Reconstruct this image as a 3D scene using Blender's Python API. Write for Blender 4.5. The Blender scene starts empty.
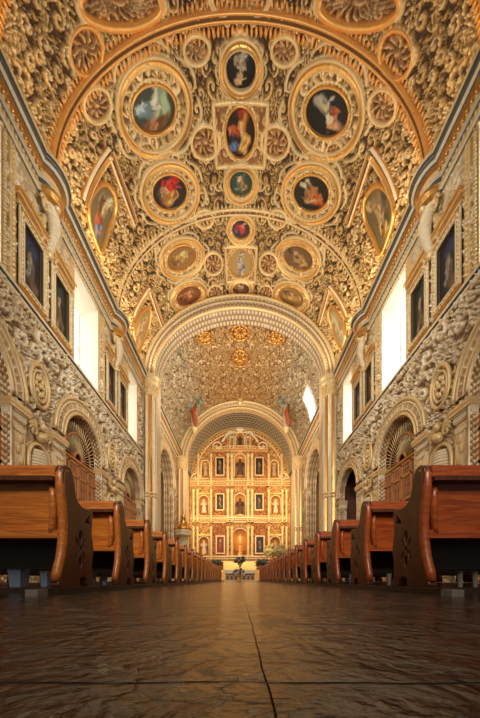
import bpy, math, random
import numpy as np
from mathutils import Vector, Matrix
PI = math.pi
SC = bpy.context.scene
COL = SC.collection
CAMZ = 0.10
FPX = 280.0
VPX, VPY = 240.0, 580.0

# ------------------------------------------------------------------ camera, world, light, exposure
cam = bpy.data.objects.new('camera', bpy.data.cameras.new('camera'))
COL.objects.link(cam)
cam.location = (0, 0, CAMZ)
cam.rotation_euler = (PI / 2, 0, 0)
cam.data.sensor_fit = 'HORIZONTAL'
cam.data.sensor_width = 36.0
cam.data.lens = 36.0 * FPX / 480.0
cam.data.shift_y = (VPY - 359.0) / 480.0
cam.data.clip_start = 0.01
cam.data.clip_end = 200
SC.camera = cam

world = bpy.data.worlds.new('world'); SC.world = world
world.use_nodes = True
bgn = world.node_tree.nodes['Background']
bgn.inputs[0].default_value = (1.0, 0.90, 0.76, 1)
bgn.inputs[1].default_value = 0.10
SC.view_settings.view_transform = 'Standard'
SC.view_settings.look = 'None'
SC.view_settings.gamma = 1.0
SC.view_settings.use_curve_mapping = False
SC.view_settings.exposure = 0.12

def light(name, kind, loc, energy, color, size=1.0, size_y=None, rot=(0, 0, 0), spread=None):
    l = bpy.data.lights.new(name, kind)
    l.energy = energy; l.color = color
    if kind == 'AREA':
        l.size = size
        if size_y is not None:
            l.shape = 'RECTANGLE'; l.size_y = size_y
        if spread: l.spread = spread
    else:
        l.shadow_soft_size = size
    o = bpy.data.objects.new(name, l); COL.objects.link(o)
    o.location = loc; o.rotation_euler = rot
    return o

WARM = (1.0, 0.68, 0.34)
GOLD = (1.0, 0.72, 0.38)
DAY = (1.0, 0.95, 0.86)
for s in (-1, 1):
    # lamps along the cornice ledges wash the vault
    for y0, y1, e, c in ((5.2, 8.6, 14, WARM), (9.6, 13.3, 48, (1.0, .76, .44)), (14.2, 17.2, 60, (1.0, .80, .50))):
        light('cornice_lamp', 'AREA', (s * 5.55, (y0 + y1) / 2, 13.35), e, c, 0.25, y1 - y0, (0, s * math.radians(155), 0))
# unseen fill lights added for chancel, crossing and nave, backs to the camera
light('chancel_fill', 'AREA', (0, 27.6, 9.5), 240, (1.0, .66, .30), 9.0, 7.0, (math.radians(96), 0, 0))
for s in (-1, 1): light('chancel_side_fill', 'AREA', (s * 5.2, 29.3, 9.0), 120, (1.0, .66, .30), 1.0, 9.0, (math.radians(90), 0, s * math.radians(38)))
light('chancel_low_fill', 'AREA', (0, 25.0, 3.5), 18, (1.0, .66, .30), 6.0, 2.0, (math.radians(92), 0, 0))
light('crossing_fill', 'AREA', (0, 19.4, 9.0), 620, (1.0, .86, .66), 5.0, 5.0, (math.radians(135), 0, 0))
light('nave_fill', 'AREA', (0, 6.5, 10.0), 470, (1.0, .92, .78), 4.0, 3.0, (math.radians(98), 0, 0))
light('rear_fill', 'AREA', (0, -3.0, 5.5), 300, (1.0, .84, .66), 5.0, 3.0, (math.radians(82), 0, 0), math.radians(95))  # added fill behind the camera, brightens pews and near walls

# ------------------------------------------------------------------ materials
MATS = {}
def mat_new(name):
    m = bpy.data.materials.new(name); m.use_nodes = True
    MATS[name] = m
    return m, m.node_tree.nodes, m.node_tree.links, m.node_tree.nodes['Principled BSDF']

def simple(name, col, rough=0.5, metal=0.0, noise=0.0, scale=6.0, bump=0.0, emit=None, coat=0.0):
    m, N, L, b = mat_new(name)
    b.inputs['Base Color'].default_value = (*col, 1)
    b.inputs['Roughness'].default_value = rough
    b.inputs['Metallic'].default_value = metal
    if coat: b.inputs['Coat Weight'].default_value = coat; b.inputs['Coat Roughness'].default_value = 0.15
    tc = N.new('ShaderNodeTexCoord')
    nz = N.new('ShaderNodeTexNoise'); nz.inputs['Scale'].default_value = scale; nz.inputs['Detail'].default_value = 6
    L.new(tc.outputs['Object'], nz.inputs['Vector'])
    if noise > 0:
        mx = N.new('ShaderNodeMix'); mx.data_type = 'RGBA'
        mx.inputs[6].default_value = (*[c * (1 - noise) for c in col], 1)
        mx.inputs[7].default_value = (*[min(1, c * (1 + noise)) for c in col], 1)
        L.new(nz.outputs['Fac'], mx.inputs[0]); L.new(mx.outputs[2], b.inputs['Base Color'])
    if bump > 0:
        bp = N.new('ShaderNodeBump'); bp.inputs['Strength'].default_value = bump; bp.inputs['Distance'].default_value = 0.02
        L.new(nz.outputs['Fac'], bp.inputs['Height']); L.new(bp.outputs[0], b.inputs['Normal'])
    if emit:
        b.inputs['Emission Color'].default_value = (*emit[0], 1); b.inputs['Emission Strength'].default_value = emit[1]
    return m

def attr_mat(name, rough=0.42, bump=0.15, scale=25.0, metal=True, spec=0.5):
    m, N, L, b = mat_new(name)
    a = N.new('ShaderNodeAttribute'); a.attribute_name = 'Col'
    tc = N.new('ShaderNodeTexCoord')
    nz = N.new('ShaderNodeTexNoise'); nz.inputs['Scale'].default_value = scale; nz.inputs['Detail'].default_value = 5
    L.new(tc.outputs['Object'], nz.inputs['Vector'])
    L.new(a.outputs['Color'], b.inputs['Base Color'])
    if metal:
        L.new(a.outputs['Alpha'], b.inputs['Metallic'])
    b.inputs['Roughness'].default_value = rough
    b.inputs['Specular IOR Level'].default_value = spec
    if bump:
        bp = N.new('ShaderNodeBump'); bp.inputs['Strength'].default_value = bump; bp.inputs['Distance'].default_value = 0.03
        L.new(nz.outputs['Fac'], bp.inputs['Height']); L.new(bp.outputs[0], b.inputs['Normal'])
    return m

RELIEF = attr_mat('stucco_relief', 0.40)
CANVAS = attr_mat('oil_canvas', 0.5, 0.1, 40, metal=False)
CREAM = simple('cream_stucco', (0.86, 0.74, 0.53), 0.5, 0.0, 0.18, 9, 0.25)
PALE = simple('pale_plaster', (0.86, 0.80, 0.68), 0.7, 0.0, 0.06, 3, 0.1)
GILT = simple('gilding', (0.80, 0.46, 0.14), 0.32, 0.75, 0.25, 12, 0.3)
GILTL = simple('pale_gilding', (0.88, 0.66, 0.35), 0.40, 0.30, 0.2, 12, 0.3)
RINGC = simple('ring_gilding', (0.76, 0.58, 0.31), 0.42, 0.2, 0.15, 12, 0.2)
DARKGILT = simple('dark_gilding', (0.50, 0.25, 0.07), 0.42, 0.35, 0.4, 5, 0.4)  # darker brown gilding, alternates with the pale in the cornice layers
ORANGE = simple('orange_gilding', (0.88, 0.45, 0.13), 0.38, 0.45, 0.15, 12, 0.2)  # the orange uplight on the ribs is put into this colour
BLUEGREY = simple('blue_grey_moulding', (0.10, 0.11, 0.115), 0.5, 0.1, 0.15, 8, 0.1)
BROWN = simple('brown_ground', (0.20, 0.09, 0.035), 0.6, 0.1, 0.3, 8, 0.3)
STONE = simple('column_stone', (0.88, 0.78, 0.58), 0.45, 0.05, 0.2, 4, 0.2)
SHELL = simple('chapel_plaster', (0.24, 0.10, 0.06), 0.8, 0.0, 0.3, 2, 0.1)
STATUE = simple('statue_polychrome', (0.55, 0.40, 0.25), 0.5, 0.1, 0.4, 5, 0.2)
WHITE = simple('white_paint', (0.85, 0.82, 0.74), 0.5)
GLASSLIT = simple('daylit_pane', (0.9, 0.9, 0.88), 0.4, emit=((1.0, 0.95, 0.86), 5.0))
GLASSDIM = simple('shaded_daylit_pane', (0.9, 0.9, 0.88), 0.4, emit=((1.0, 0.94, 0.84), 2.8))
DARKMETAL = simple('dark_iron', (0.05, 0.04, 0.035), 0.4, 0.8)

def wood(name, c1, c2, rough, coat, scale=1.0, axis=0):
    m, N, L, b = mat_new(name)
    tc = N.new('ShaderNodeTexCoord'); mp = N.new('ShaderNodeMapping')
    sc = [9.0 * scale] * 3; sc[axis] = 0.7 * scale
    mp.inputs['Scale'].default_value = sc
    L.new(tc.outputs['Object'], mp.inputs['Vector'])
    nz = N.new('ShaderNodeTexNoise'); nz.inputs['Scale'].default_value = 3.2; nz.inputs['Detail'].default_value = 8
    nz.inputs['Distortion'].default_value = 1.4
    L.new(mp.outputs[0], nz.inputs['Vector'])
    cr = N.new('ShaderNodeValToRGB')
    cr.color_ramp.elements[0].position = 0.34; cr.color_ramp.elements[0].color = (*c1, 1)
    cr.color_ramp.elements[1].position = 0.66; cr.color_ramp.elements[1].color = (*c2, 1)
    L.new(nz.outputs['Fac'], cr.inputs[0]); L.new(cr.outputs[0], b.inputs['Base Color'])
    b.inputs['Roughness'].default_value = rough
    b.inputs['Coat Weight'].default_value = coat; b.inputs['Coat Roughness'].default_value = 0.12
    bp = N.new('ShaderNodeBump'); bp.inputs['Strength'].default_value = 0.12; bp.inputs['Distance'].default_value = 0.01
    L.new(nz.outputs['Fac'], bp.inputs['Height']); L.new(bp.outputs[0], b.inputs['Normal'])
    return m
PEWWOOD = wood('varnished_pew_wood', (0.36, 0.092, 0.013), (0.68, 0.22, 0.032), 0.36, 0.3)
PEWRED = wood('varnished_red_pew_wood', (0.26, 0.045, 0.009), (0.48, 0.105, 0.020), 0.36, 0.3)
PEWEND = wood('dark_pew_end_wood', (0.060, 0.017, 0.006), (0.125, 0.035, 0.010), 0.36, 0.25, axis=2)
DARKWOOD = wood('dark_base_wood', (0.018, 0.010, 0.006), (0.04, 0.020, 0.010), 0.45, 0.2, axis=1)
SCREENW = wood('screen_wood', (0.42, 0.15, 0.045), (0.62, 0.26, 0.09), 0.4, 0.3)

def floor_material():
    m, N, L, b = mat_new('slate_floor')
    tc = N.new('ShaderNodeTexCoord')
    sep = N.new('ShaderNodeSeparateXYZ'); 
    wob = N.new('ShaderNodeTexNoise'); wob.inputs['Scale'].default_value = 9.0; wob.inputs['Detail'].default_value = 4
    L.new(tc.outputs['Object'], wob.inputs['Vector'])
    vs = N.new('ShaderNodeVectorMath'); vs.operation = 'SCALE'; vs.inputs['Scale'].default_value = 0.012
    vsub = N.new('ShaderNodeVectorMath'); vsub.operation = 'SUBTRACT'; vsub.inputs[1].default_value = (.5, .5, .5)
    L.new(wob.outputs['Color'], vsub.inputs[0]); L.new(vsub.outputs[0], vs.inputs[0])
    add = N.new('ShaderNodeVectorMath'); L.new(tc.outputs['Object'], add.inputs[0]); L.new(vs.outputs[0], add.inputs[1])
    L.new(add.outputs[0], sep.inputs[0])
    def math_(op, a, bb=None, clamp=False):
        n = N.new('ShaderNodeMath'); n.operation = op; n.use_clamp = clamp
        for i, v in enumerate((a, bb)):
            if v is None: continue
            if isinstance(v, (int, float)): n.inputs[i].default_value = v
            else: L.new(v, n.inputs[i])
        return n.outputs[0]
    def joint(c, off, per, wid):
        t = math_('SUBTRACT', c, off); t = math_('DIVIDE', t, per)
        t = math_('FRACT', math_('ADD', t, 100.5)); t = math_('SUBTRACT', t, 0.5); t = math_('ABSOLUTE', t)
        t = math_('MULTIPLY', t, per / wid)
        return math_('SUBTRACT', 1.0, t, True)
    jx = joint(sep.outputs[0], 0.026, 0.62, 0.0011)
    jy = joint(sep.outputs[1], 0.272, 0.36, 0.003)
    j = math_('MAXIMUM', jx, jy)
    # big mottling
    n1 = N.new('ShaderNodeTexNoise'); n1.inputs['Scale'].default_value = 11.0; n1.inputs['Detail'].default_value = 9; n1.inputs['Distortion'].default_value = 1.2
    L.new(tc.outputs['Object'], n1.inputs['Vector'])
    cr = N.new('ShaderNodeValToRGB')
    e = cr.color_ramp.elements
    e[0].position = 0.30; e[0].color = (0.010, 0.012, 0.011, 1)
    e[1].position = 0.72; e[1].color = (0.070, 0.068, 0.056, 1)
    e2 = e.new(0.52); e2.color = (0.018, 0.020, 0.018, 1)
    L.new(n1.outputs['Fac'], cr.inputs[0])
    # pale veins / scratches
    n2 = N.new('ShaderNodeTexNoise'); n2.inputs['Scale'].default_value = 4.0; n2.inputs['Detail'].default_value = 7; n2.inputs['Distortion'].default_value = 1.5
    L.new(tc.outputs['Object'], n2.inputs['Vector'])
    v = math_('SUBTRACT', n2.outputs['Fac'], 0.5); v = math_('ABSOLUTE', v); v = math_('MULTIPLY', v, 85.0)
    v = math_('SUBTRACT', 1.0, v, True)
    n3 = N.new('ShaderNodeTexNoise'); n3.inputs['Scale'].default_value = 7.0
    L.new(tc.outputs['Object'], n3.inputs['Vector'])
    v = math_('MULTIPLY', v, math_('MULTIPLY', math_('SUBTRACT', n3.outputs['Fac'], 0.36, True), 6.0, True))
    mx = N.new('ShaderNodeMix'); mx.data_type = 'RGBA'
    L.new(math_('MULTIPLY', v, 0.75), mx.inputs[0]); L.new(cr.outputs[0], mx.inputs[6]); mx.inputs[7].default_value = (0.42, 0.36, 0.27, 1)
    mj = N.new('ShaderNodeMix'); mj.data_type = 'RGBA'
    L.new(j, mj.inputs[0]); L.new(mx.outputs[2], mj.inputs[6]); mj.inputs[7].default_value = (0.012, 0.010, 0.008, 1)
    L.new(mj.outputs[2], b.inputs['Base Color'])
    r = math_('MULTIPLY', n1.outputs['Fac'], 0.40); r = math_('SUBTRACT', r, 0.05, True)
    L.new(r, b.inputs['Roughness'])
    b.inputs['Specular IOR Level'].default_value = 0.9; b.inputs['Coat Weight'].default_value = 0.35; b.inputs['Coat Roughness'].default_value = 0.16; b.inputs['Coat IOR'].default_value = 1.6
    n4 = N.new('ShaderNodeTexNoise'); n4.inputs['Scale'].default_value = 55.0; n4.inputs['Detail'].default_value = 6
    L.new(tc.outputs['Object'], n4.inputs['Vector'])
    h = math_('MULTIPLY', n1.outputs['Fac'], 1.0); h = math_('ADD', h, math_('MULTIPLY', n4.outputs['Fac'], 0.40))
    h = math_('SUBTRACT', h, math_('MULTIPLY', j, 0.5)); h = math_('SUBTRACT', h, math_('MULTIPLY', v, 0.15))
    bp = N.new('ShaderNodeBump'); bp.inputs['Strength'].default_value = 1.0; bp.inputs['Distance'].default_value = 0.010
    L.new(h, bp.inputs['Height']); L.new(bp.outputs[0], b.inputs['Normal']); L.new(bp.outputs[0], b.inputs['Coat Normal'])
    return m
FLOORM = floor_material()

# ------------------------------------------------------------------ object helpers
def tag(o, label=None, cat=None, group=None, kind=None):
    if label: o['label'] = label
    if cat: o['category'] = cat
    if group: o['group'] = group
    if kind: o['kind'] = kind
    return o

def empty(name, loc, label, cat, group=None, rz=0):
    o = bpy.data.objects.new(name, None); COL.objects.link(o)
    o.location = loc; o.rotation_euler = (0, 0, rz); o.empty_display_size = 0.1
    return tag(o, label, cat, group)

def mesh_np(name, V, F, mats, parent=None, col=None, smooth=False, mi=None):
    V = np.asarray(V, dtype=np.float32)
    me = bpy.data.meshes.new(name)
    if isinstance(F, np.ndarray):
        n = len(F); k = F.shape[1]
        me.vertices.add(len(V)); me.vertices.foreach_set('co', V.ravel())
        me.loops.add(n * k); me.loops.foreach_set('vertex_index', F.astype(np.int32).ravel())
        me.polygons.add(n)
        me.polygons.foreach_set('loop_start', np.arange(0, n * k, k, dtype=np.int32))
        me.polygons.foreach_set('loop_total', np.full(n, k, dtype=np.int32))
        if smooth: me.polygons.foreach_set('use_smooth', np.ones(n, dtype=bool))
        me.update(calc_edges=True)
    else:
        me.from_pydata([tuple(map(float, v)) for v in V], [], F)
        if smooth:
            me.polygons.foreach_set('use_smooth', np.ones(len(F), dtype=bool))
        me.update()
    if not isinstance(mats, (list, tuple)): mats = [mats]
    for m in mats: me.materials.append(m)
    if mi is not None: me.polygons.foreach_set('material_index', np.asarray(mi, dtype=np.int32))
    if col is not None:
        a = me.color_attributes.new('Col', 'FLOAT_COLOR', 'POINT')
        a.data.foreach_set('color', np.asarray(col, dtype=np.float32).ravel())
    me.validate()
    o = bpy.data.objects.new(name, me); COL.objects.link(o)
    if parent:
        o.parent = parent
        o.matrix_parent_inverse = Matrix.Translation(parent.location).inverted() if False else Matrix.Identity(4)
    return o

class MB:
    """collects primitive shapes (world or local coordinates) into one mesh"""
    def __init__(s): s.V = []; s.F = []; s.M = []; s.n = 0; s.off = (0, 0, 0)
    def add(s, V, F, m=0):
        s.V.extend(V); s.F.extend([tuple(i + s.n for i in f) for f in F]); s.M.extend([m] * len(F)); s.n += len(V)
    def box(s, x0, x1, y0, y1, z0, z1, m=0):
        V = [(x, y, z) for x in (x0, x1) for y in (y0, y1) for z in (z0, z1)]
        F = [(0, 1, 3, 2), (4, 6, 7, 5), (0, 4, 5, 1), (2, 3, 7, 6), (0, 2, 6, 4), (1, 5, 7, 3)]
        s.add(V, F, m)
    def lathe(s, cx, cy, prof, n=16, m=0, flute=0, fd=0.0, sx=1, sy=1, cap=True, alt=False):
        V = []; F = []
        for (r, z) in prof:
            for i in range(n):
                a = 2 * PI * i / n
                rr = r * (1 - (fd if flute and i % 2 else 0))
                V.append((cx + sx * rr * math.cos(a), cy + sy * rr * math.sin(a), z))
        for j in range(len(prof) - 1):
            for i in range(n):
                F.append((j * n + i, j * n + (i + 1) % n, (j + 1) * n + (i + 1) % n, (j + 1) * n + i))
        nf = len(F)
        if cap:
            F.append(tuple(range(n))[::-1]); F.append(tuple((len(prof) - 1) * n + i for i in range(n)))
        s.add(V, F, m)
        if alt: s.M[-len(F):] = [(0, 0, 1, 1)[q % 4] if q < nf else 0 for q in range(len(F))]
    def tube(s, pts, r, n=6, m=0, closed=False):
        P = [Vector(p) for p in pts]; k = len(P)
        rs = r if isinstance(r, (list, tuple)) else [r] * k
        V = []; up = None
        for i in range(k):
            a = P[(i - 1) % k] if (closed or i > 0) else P[i]
            b = P[(i + 1) % k] if (closed or i < k - 1) else P[i]
            t = (b - a); t = t.normalized() if t.length > 1e-9 else Vector((0, 0, 1))
            if up is None:
                up = Vector((0, 0, 1)) if abs(t.z) < 0.9 else Vector((1, 0, 0))
            x = up.cross(t)
            if x.length < 1e-6: x = Vector((0, 1, 0)).cross(t)
            x.normalize(); y = t.cross(x); up = y
            for j in range(n):
                q = 2 * PI * j / n
                V.append(tuple(P[i] + (x * math.cos(q) + y * math.sin(q)) * rs[i]))
        F = []
        for i in range(k if closed else k - 1):
            for j in range(n):
                F.append((i * n + j, i * n + (j + 1) % n, ((i + 1) % k) * n + (j + 1) % n, ((i + 1) % k) * n + j))
        if not closed:
            F.append(tuple(range(n))[::-1]); F.append(tuple((k - 1) * n + j for j in range(n)))
        s.add(V, F, m)
    def beads(s, pts, r, step, n=6, m=0, closed=False):
        """one continuous string of beads along a polyline"""
        P = np.array(pts, float)
        if closed: P = np.concatenate([P, P[:1]])
        ds = np.concatenate([[0], np.cumsum(np.linalg.norm(np.diff(P, axis=0), axis=1))])
        k = max(3, int(ds[-1] / step)) * 4; q = np.linspace(0, ds[-1], k + 1)
        if closed: q = q[:-1]
        pp = np.stack([np.interp(q, ds, P[:, i]) for i in range(3)], 1)
        s.tube(pp, [r * (.45, .88, 1.0, .88)[i % 4] for i in range(len(pp))], n, m, closed)
    def ball(s, c, r, n=10, k=6, m=0):
        if not isinstance(r, (list, tuple)): r = (r, r, r)
        V = [(c[0], c[1], c[2] - r[2])]; F = []
        for j in range(1, k):
            p = -PI / 2 + PI * j / k
            for i in range(n):
                a = 2 * PI * i / n
                V.append((c[0] + r[0] * math.cos(p) * math.cos(a), c[1] + r[1] * math.cos(p) * math.sin(a), c[2] + r[2] * math.sin(p)))
        V.append((c[0], c[1], c[2] + r[2]))
        for i in range(n): F.append((0, 1 + (i + 1) % n, 1 + i))
        for j in range(k - 2):
            for i in range(n):
                F.append((1 + j * n + i, 1 + j * n + (i + 1) % n, 1 + (j + 1) * n + (i + 1) % n, 1 + (j + 1) * n + i))
        t = len(V) - 1; b0 = 1 + (k - 2) * n
        for i in range(n): F.append((b0 + i, b0 + (i + 1) % n, t))
        s.add(V, F, m)
    def build(s, name, mats, parent=None, smooth=False, local=None):
        V = np.array(s.V, dtype=float)
        if local is not None: V = V - np.array(local)
        return mesh_np(name, V, s.F, mats, parent, smooth=smooth, mi=s.M)

def grid_mesh(name, P, col, mask=None, parent=None, mat=None, flip=False, local=None, smooth=True):
    n, m = P.shape[:2]
    V = P.reshape(-1, 3)
    if local is not None: V = V - np.array(local)
    I = np.arange(n * m).reshape(n, m)
    q = np.stack([I[:-1, :-1], I[1:, :-1], I[1:, 1:], I[:-1, 1:]], -1)
    if mask is not None:
        ok = ~(mask[:-1, :-1] | mask[1:, :-1] | mask[1:, 1:] | mask[:-1, 1:]); q = q[ok]
    else: q = q.reshape(-1, 4)
    if flip: q = q[:, ::-1]
    used = np.unique(q); rm = np.zeros(n * m, dtype=np.int64); rm[used] = np.arange(len(used))
    return mesh_np(name, V[used], rm[q], mat or RELIEF, parent, col=col.reshape(-1, 4)[used], smooth=smooth)

# ------------------------------------------------------------------ surfaces: (u, v, h) -> xyz
VA, VB, VZ = 6.15, 5.28, 13.1
_t = np.linspace(0, PI, 2001)
_s = np.concatenate([[0], np.cumsum(np.hypot(np.diff(VA * np.cos(_t)), np.diff(VB * np.sin(_t))))])
VLEN = _s[-1]
def vault_map(u, v, h):
    t = np.interp(u, _s, _t)
    nx, nz = np.cos(t) / VA, np.sin(t) / VB; l = np.hypot(nx, nz); nx, nz = nx / l, nz / l
    return np.stack([-(VA * np.cos(t) - nx * h), v + 0 * t, VZ + VB * np.sin(t) - nz * h], -1)
def px_vault(px, py):
    dx = (px - VPX) / FPX; dz = (VPY - py) / FPX
    # ((dx Y)/A)^2 + ((dz Y + CAMZ - VZ)/B)^2 = 1
    c = CAMZ - VZ
    A = (dx / VA) ** 2 + (dz / VB) ** 2; B = 2 * dz * c / VB ** 2; C = (c / VB) ** 2 - 1
    D = max(B * B - 4 * A * C, 0)
    Y = (-B + math.sqrt(D)) / (2 * A)
    t = math.atan2((dz * Y + c) / VB, -(dx * Y) / VA)
    return float(np.interp(min(max(t, 0), PI), _t, _s)), Y
WX = 6.3
def wall_map(side):
    def f(u, v, h):
        u, v, h = np.broadcast_arrays(np.asarray(u, float), np.asarray(v, float), np.asarray(h, float))
        return np.stack([side * (WX - h), u, v], -1)
    return f
def px_wall(px, py):
    Y = WX * FPX / abs(px - VPX)
    return Y, (VPY - py) / FPX * Y + CAMZ
RY = 32.7
def ret_map(u, v, h):
    u, v, h = np.broadcast_arrays(np.asarray(u, float), np.asarray(v, float), np.asarray(h, float))
    return np.stack([u, RY - h, v], -1)
def px_ret(px, py): return (px - VPX) / FPX * RY, (VPY - py) / FPX * RY + CAMZ

def moulding(name, pts, prof, mp, mats, parent=None, closed=False, segm=None, local=None, smooth=True, base=0.0):
    """sweeps profile [(offset, height)] along a uv polyline on a surface"""
    P = np.array(pts, float); n = len(P)
    if closed:
        T = np.roll(P, -1, 0) - np.roll(P, 1, 0)
    else:
        T = np.gradient(P, axis=0)
    T /= np.maximum(np.linalg.norm(T, axis=1, keepdims=True), 1e-9)
    Nn = np.stack([-T[:, 1], T[:, 0]], 1)
    k = len(prof); V = []
    for (o, h) in prof:
        q = P + Nn * o
        V.append(mp(q[:, 0], q[:, 1], np.full(n, h + base)))
    V = np.stack(V, 1).reshape(-1, 3)
    F = []; M = []
    for i in range(n if closed else n - 1):
        i2 = (i + 1) % n
        for j in range(k - 1):
            F.append((i * k + j, i2 * k + j, i2 * k + j + 1, i * k + j + 1)); M.append(segm[j] if segm else 0)
    if local is not None: V = V - np.array(local)
    return mesh_np(name, V, F, mats, parent, smooth=smooth, mi=M)

def half_round(w, h, n=6):
    return [(-w / 2, -0.05)] + [(w / 2 * -math.cos(PI * i / n), h * math.sin(PI * i / n)) for i in range(n + 1)] + [(w / 2, -0.05)]

# ------------------------------------------------------------------ scroll relief heightfields
def sstep(a, b, x):
    t = np.clip((x - a) / (b - a), 0, 1); return t * t * (3 - 2 * t)

def scrolls(u0, v0, nu, nv, d, R, seed, jit=0.3):
    """carved volutes, rosettes and leaves packed over a grid; returns height 0..1 and a random tone per carving"""
    rng = np.random.RandomState(seed)
    H = np.zeros((nu, nv)); Q = np.full((nu, nv), 9.0); T = np.zeros((nu, nv))
    Lu, Lv = nu * d, nv * d
    for layer, (Rl, step, lift) in enumerate(((R, R * 1.62, 1.0), (R * 0.52, R * 0.86, 0.75))):
        a = np.arange(-step, Lu + step, step); b = np.arange(-step, Lv + step, step * 0.9)
        for j, bb in enumerate(b):
            for aa in a:
                cu = aa + (step / 2 if j % 2 else 0) + rng.uniform(-jit, jit) * step
                cv = bb + rng.uniform(-jit, jit) * step
                r = Rl * rng.uniform(0.85, 1.2)
                s = 1 if rng.rand() < .5 else -1; ph = rng.uniform(0, 2 * PI); kind = rng.randint(0, 5)
                tone = rng.rand(); e = rng.uniform(0.75, 1.3); rot = rng.uniform(0, PI)
                i0, i1 = int((cu - r * 1.4) / d), int((cu + r * 1.4) / d) + 1
                j0, j1 = int((cv - r * 1.4) / d), int((cv + r * 1.4) / d) + 1
                i0, j0 = max(i0, 0), max(j0, 0); i1, j1 = min(i1, nu), min(j1, nv)
                if i1 <= i0 or j1 <= j0: continue
                X = (np.arange(i0, i1) * d - cu)[:, None]; Y = (np.arange(j0, j1) * d - cv)[None, :]
                xr = X * math.cos(rot) + Y * math.sin(rot); yr = (-X * math.sin(rot) + Y * math.cos(rot)) * e
                rr = np.hypot(xr, yr) / r; th = np.arctan2(yr, xr)
                if layer:
                    m = (rr < 1) & (Q[i0:i1, j0:j1] > 0.90)
                else:
                    m = (rr < 1) & (rr < Q[i0:i1, j0:j1])
                if not m.any(): continue
                env = 1 - sstep(0.72, 1.0, rr)
                if kind <= 2:      # volute
                    ph2 = s * th + 4.6 * np.log(rr + 0.07) + ph
                    w = (0.5 + 0.5 * np.cos(ph2)) ** 1.7
                    h = w * (0.86 + 0.14 * np.cos(11 * th + 3 * rr)) + 0.7 * np.exp(-(rr / 0.15) ** 2)
                elif kind == 3:    # rosette
                    pet = (0.5 + 0.5 * np.cos(6 * th + ph)) ** 1.3
                    h = np.where(rr < .5, pet * (0.3 + 1.2 * rr), 0.5 + 0.5 * np.cos(12 * th)) * (1 - 0.5 * np.exp(-((rr - .52) / .06) ** 2)) + np.exp(-(rr / 0.14) ** 2)
                else:              # leaf spray
                    h = (0.5 + 0.5 * np.cos(8 * (th + 1.3 * s * rr) + ph)) ** 1.4
                    h = h * (0.35 + 0.65 * rr) + 0.8 * np.exp(-(rr / 0.2) ** 2)
                h = np.clip(h, 0, 1.15) * np.sqrt(env) * lift
                sub = H[i0:i1, j0:j1]; sub[m] = h[m]
                if not layer: Q[i0:i1, j0:j1][m] = rr[m]
                T[i0:i1, j0:j1][m] = tone
    return H, T

def tint(H, T, low, mid, top, a=0.27, b=0.72, metal=(0.0, 0.5, 0.2), seed=0, var=0.2):  # colour by height: recess shade and ridge highlights are painted in
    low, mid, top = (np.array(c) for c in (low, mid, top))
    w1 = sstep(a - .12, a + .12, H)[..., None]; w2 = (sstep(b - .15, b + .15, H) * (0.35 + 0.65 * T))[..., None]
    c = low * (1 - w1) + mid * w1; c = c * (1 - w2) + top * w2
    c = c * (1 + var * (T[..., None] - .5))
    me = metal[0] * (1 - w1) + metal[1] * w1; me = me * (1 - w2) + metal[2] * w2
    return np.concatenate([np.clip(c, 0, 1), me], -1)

LOWC = (0.075, 0.036, 0.016); GOLDC = (0.58, 0.36, 0.13); CREAMC = (0.90, 0.72, 0.42)  # LOWC: bole brown ground, deepened with the shade of the recesses
WLOW = (0.17, 0.10, 0.045); WGOLD = (0.74, 0.55, 0.30); WTOP = (0.96, 0.89, 0.74)  # WLOW paints shade into the hollows of the wall relief
# ================================================================== STRUCTURE
mb = MB(); mb.box(-12, 12, -4, 36, -0.3, 0.0); tag(mb.build('floor', FLOORM), kind='structure')

# ---- ceiling medallions, measured on the photograph and carried onto the vault
# (x, y, rx, ry, outer rx, outer ry, tilt, look, style)
MED = [
 (153, 108, 21.5, 24.5, 36, 47, 0, 'sea'), (328, 111, 21.5, 25, 36, 47, 0, 'night'),
 (241, 67, 15, 22, 19.5, 26.5, 0, 'angel'), (240.5, 131, 14.5, 26, 0, 0, 0, 'orange'),
 (169, 191, 17, 17.5, 28, 29, 0, 'red'), (312, 192, 17.5, 18, 28, 29, 0, 'redright'),
 (241, 182, 11, 13, 15.5, 17.5, 0, 'green'), (241, 228, 8.5, 9.5, 12.5, 13.5, 0, 'redsmall'),
 (181, 257, 15, 11.5, 22, 18.5, 0.5, 'amber'), (299, 257, 15, 11.5, 22, 18.5, -0.5, 'brown'),
 (241, 262, 11, 14.5, 0, 0, 0, 'virgin'), (241, 288, 8.5, 7.0, 10.5, 9.0, 0, 'plum'),
 (188, 295, 12.5, 9, 18, 13.5, 0.45, 'rust'), (292, 296, 12.5, 9, 18, 13.5, -0.45, 'ochre'),
]
MEDLAB = {
 'sea': 'large ceiling medallion with blue and green figures in its oval painting', 'night': 'large ceiling medallion with pale figures on a black oval painting',
 'angel': 'oval ceiling medallion beneath the thick orange rib, dark painting with white robed figure', 'orange': 'dark oval painting with orange draped figures in a square moulded ceiling frame',
 'red': 'round ceiling medallion with red robed figure left of the centre line', 'redright': 'round ceiling medallion with brown and red figures right of the centre line',
 'green': 'small round ceiling medallion with dark green painting just above the middle rib', 'redsmall': 'small round ceiling medallion with crimson painting just below the middle rib',
 'amber': 'tilted oval ceiling medallion with amber painting left of the standing virgin', 'brown': 'tilted oval ceiling medallion with brown painting right of the standing virgin',
 'virgin': 'oval painting of a standing robed figure in square frame between two tilted ovals', 'plum': 'smallest ceiling medallion, directly above the keystone of the coffered arch',
 'rust': 'tilted oval ceiling medallion with rust red painting above the coffered arch, left', 'ochre': 'tilted oval ceiling medallion with ochre painting above the coffered arch, right'}
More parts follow.
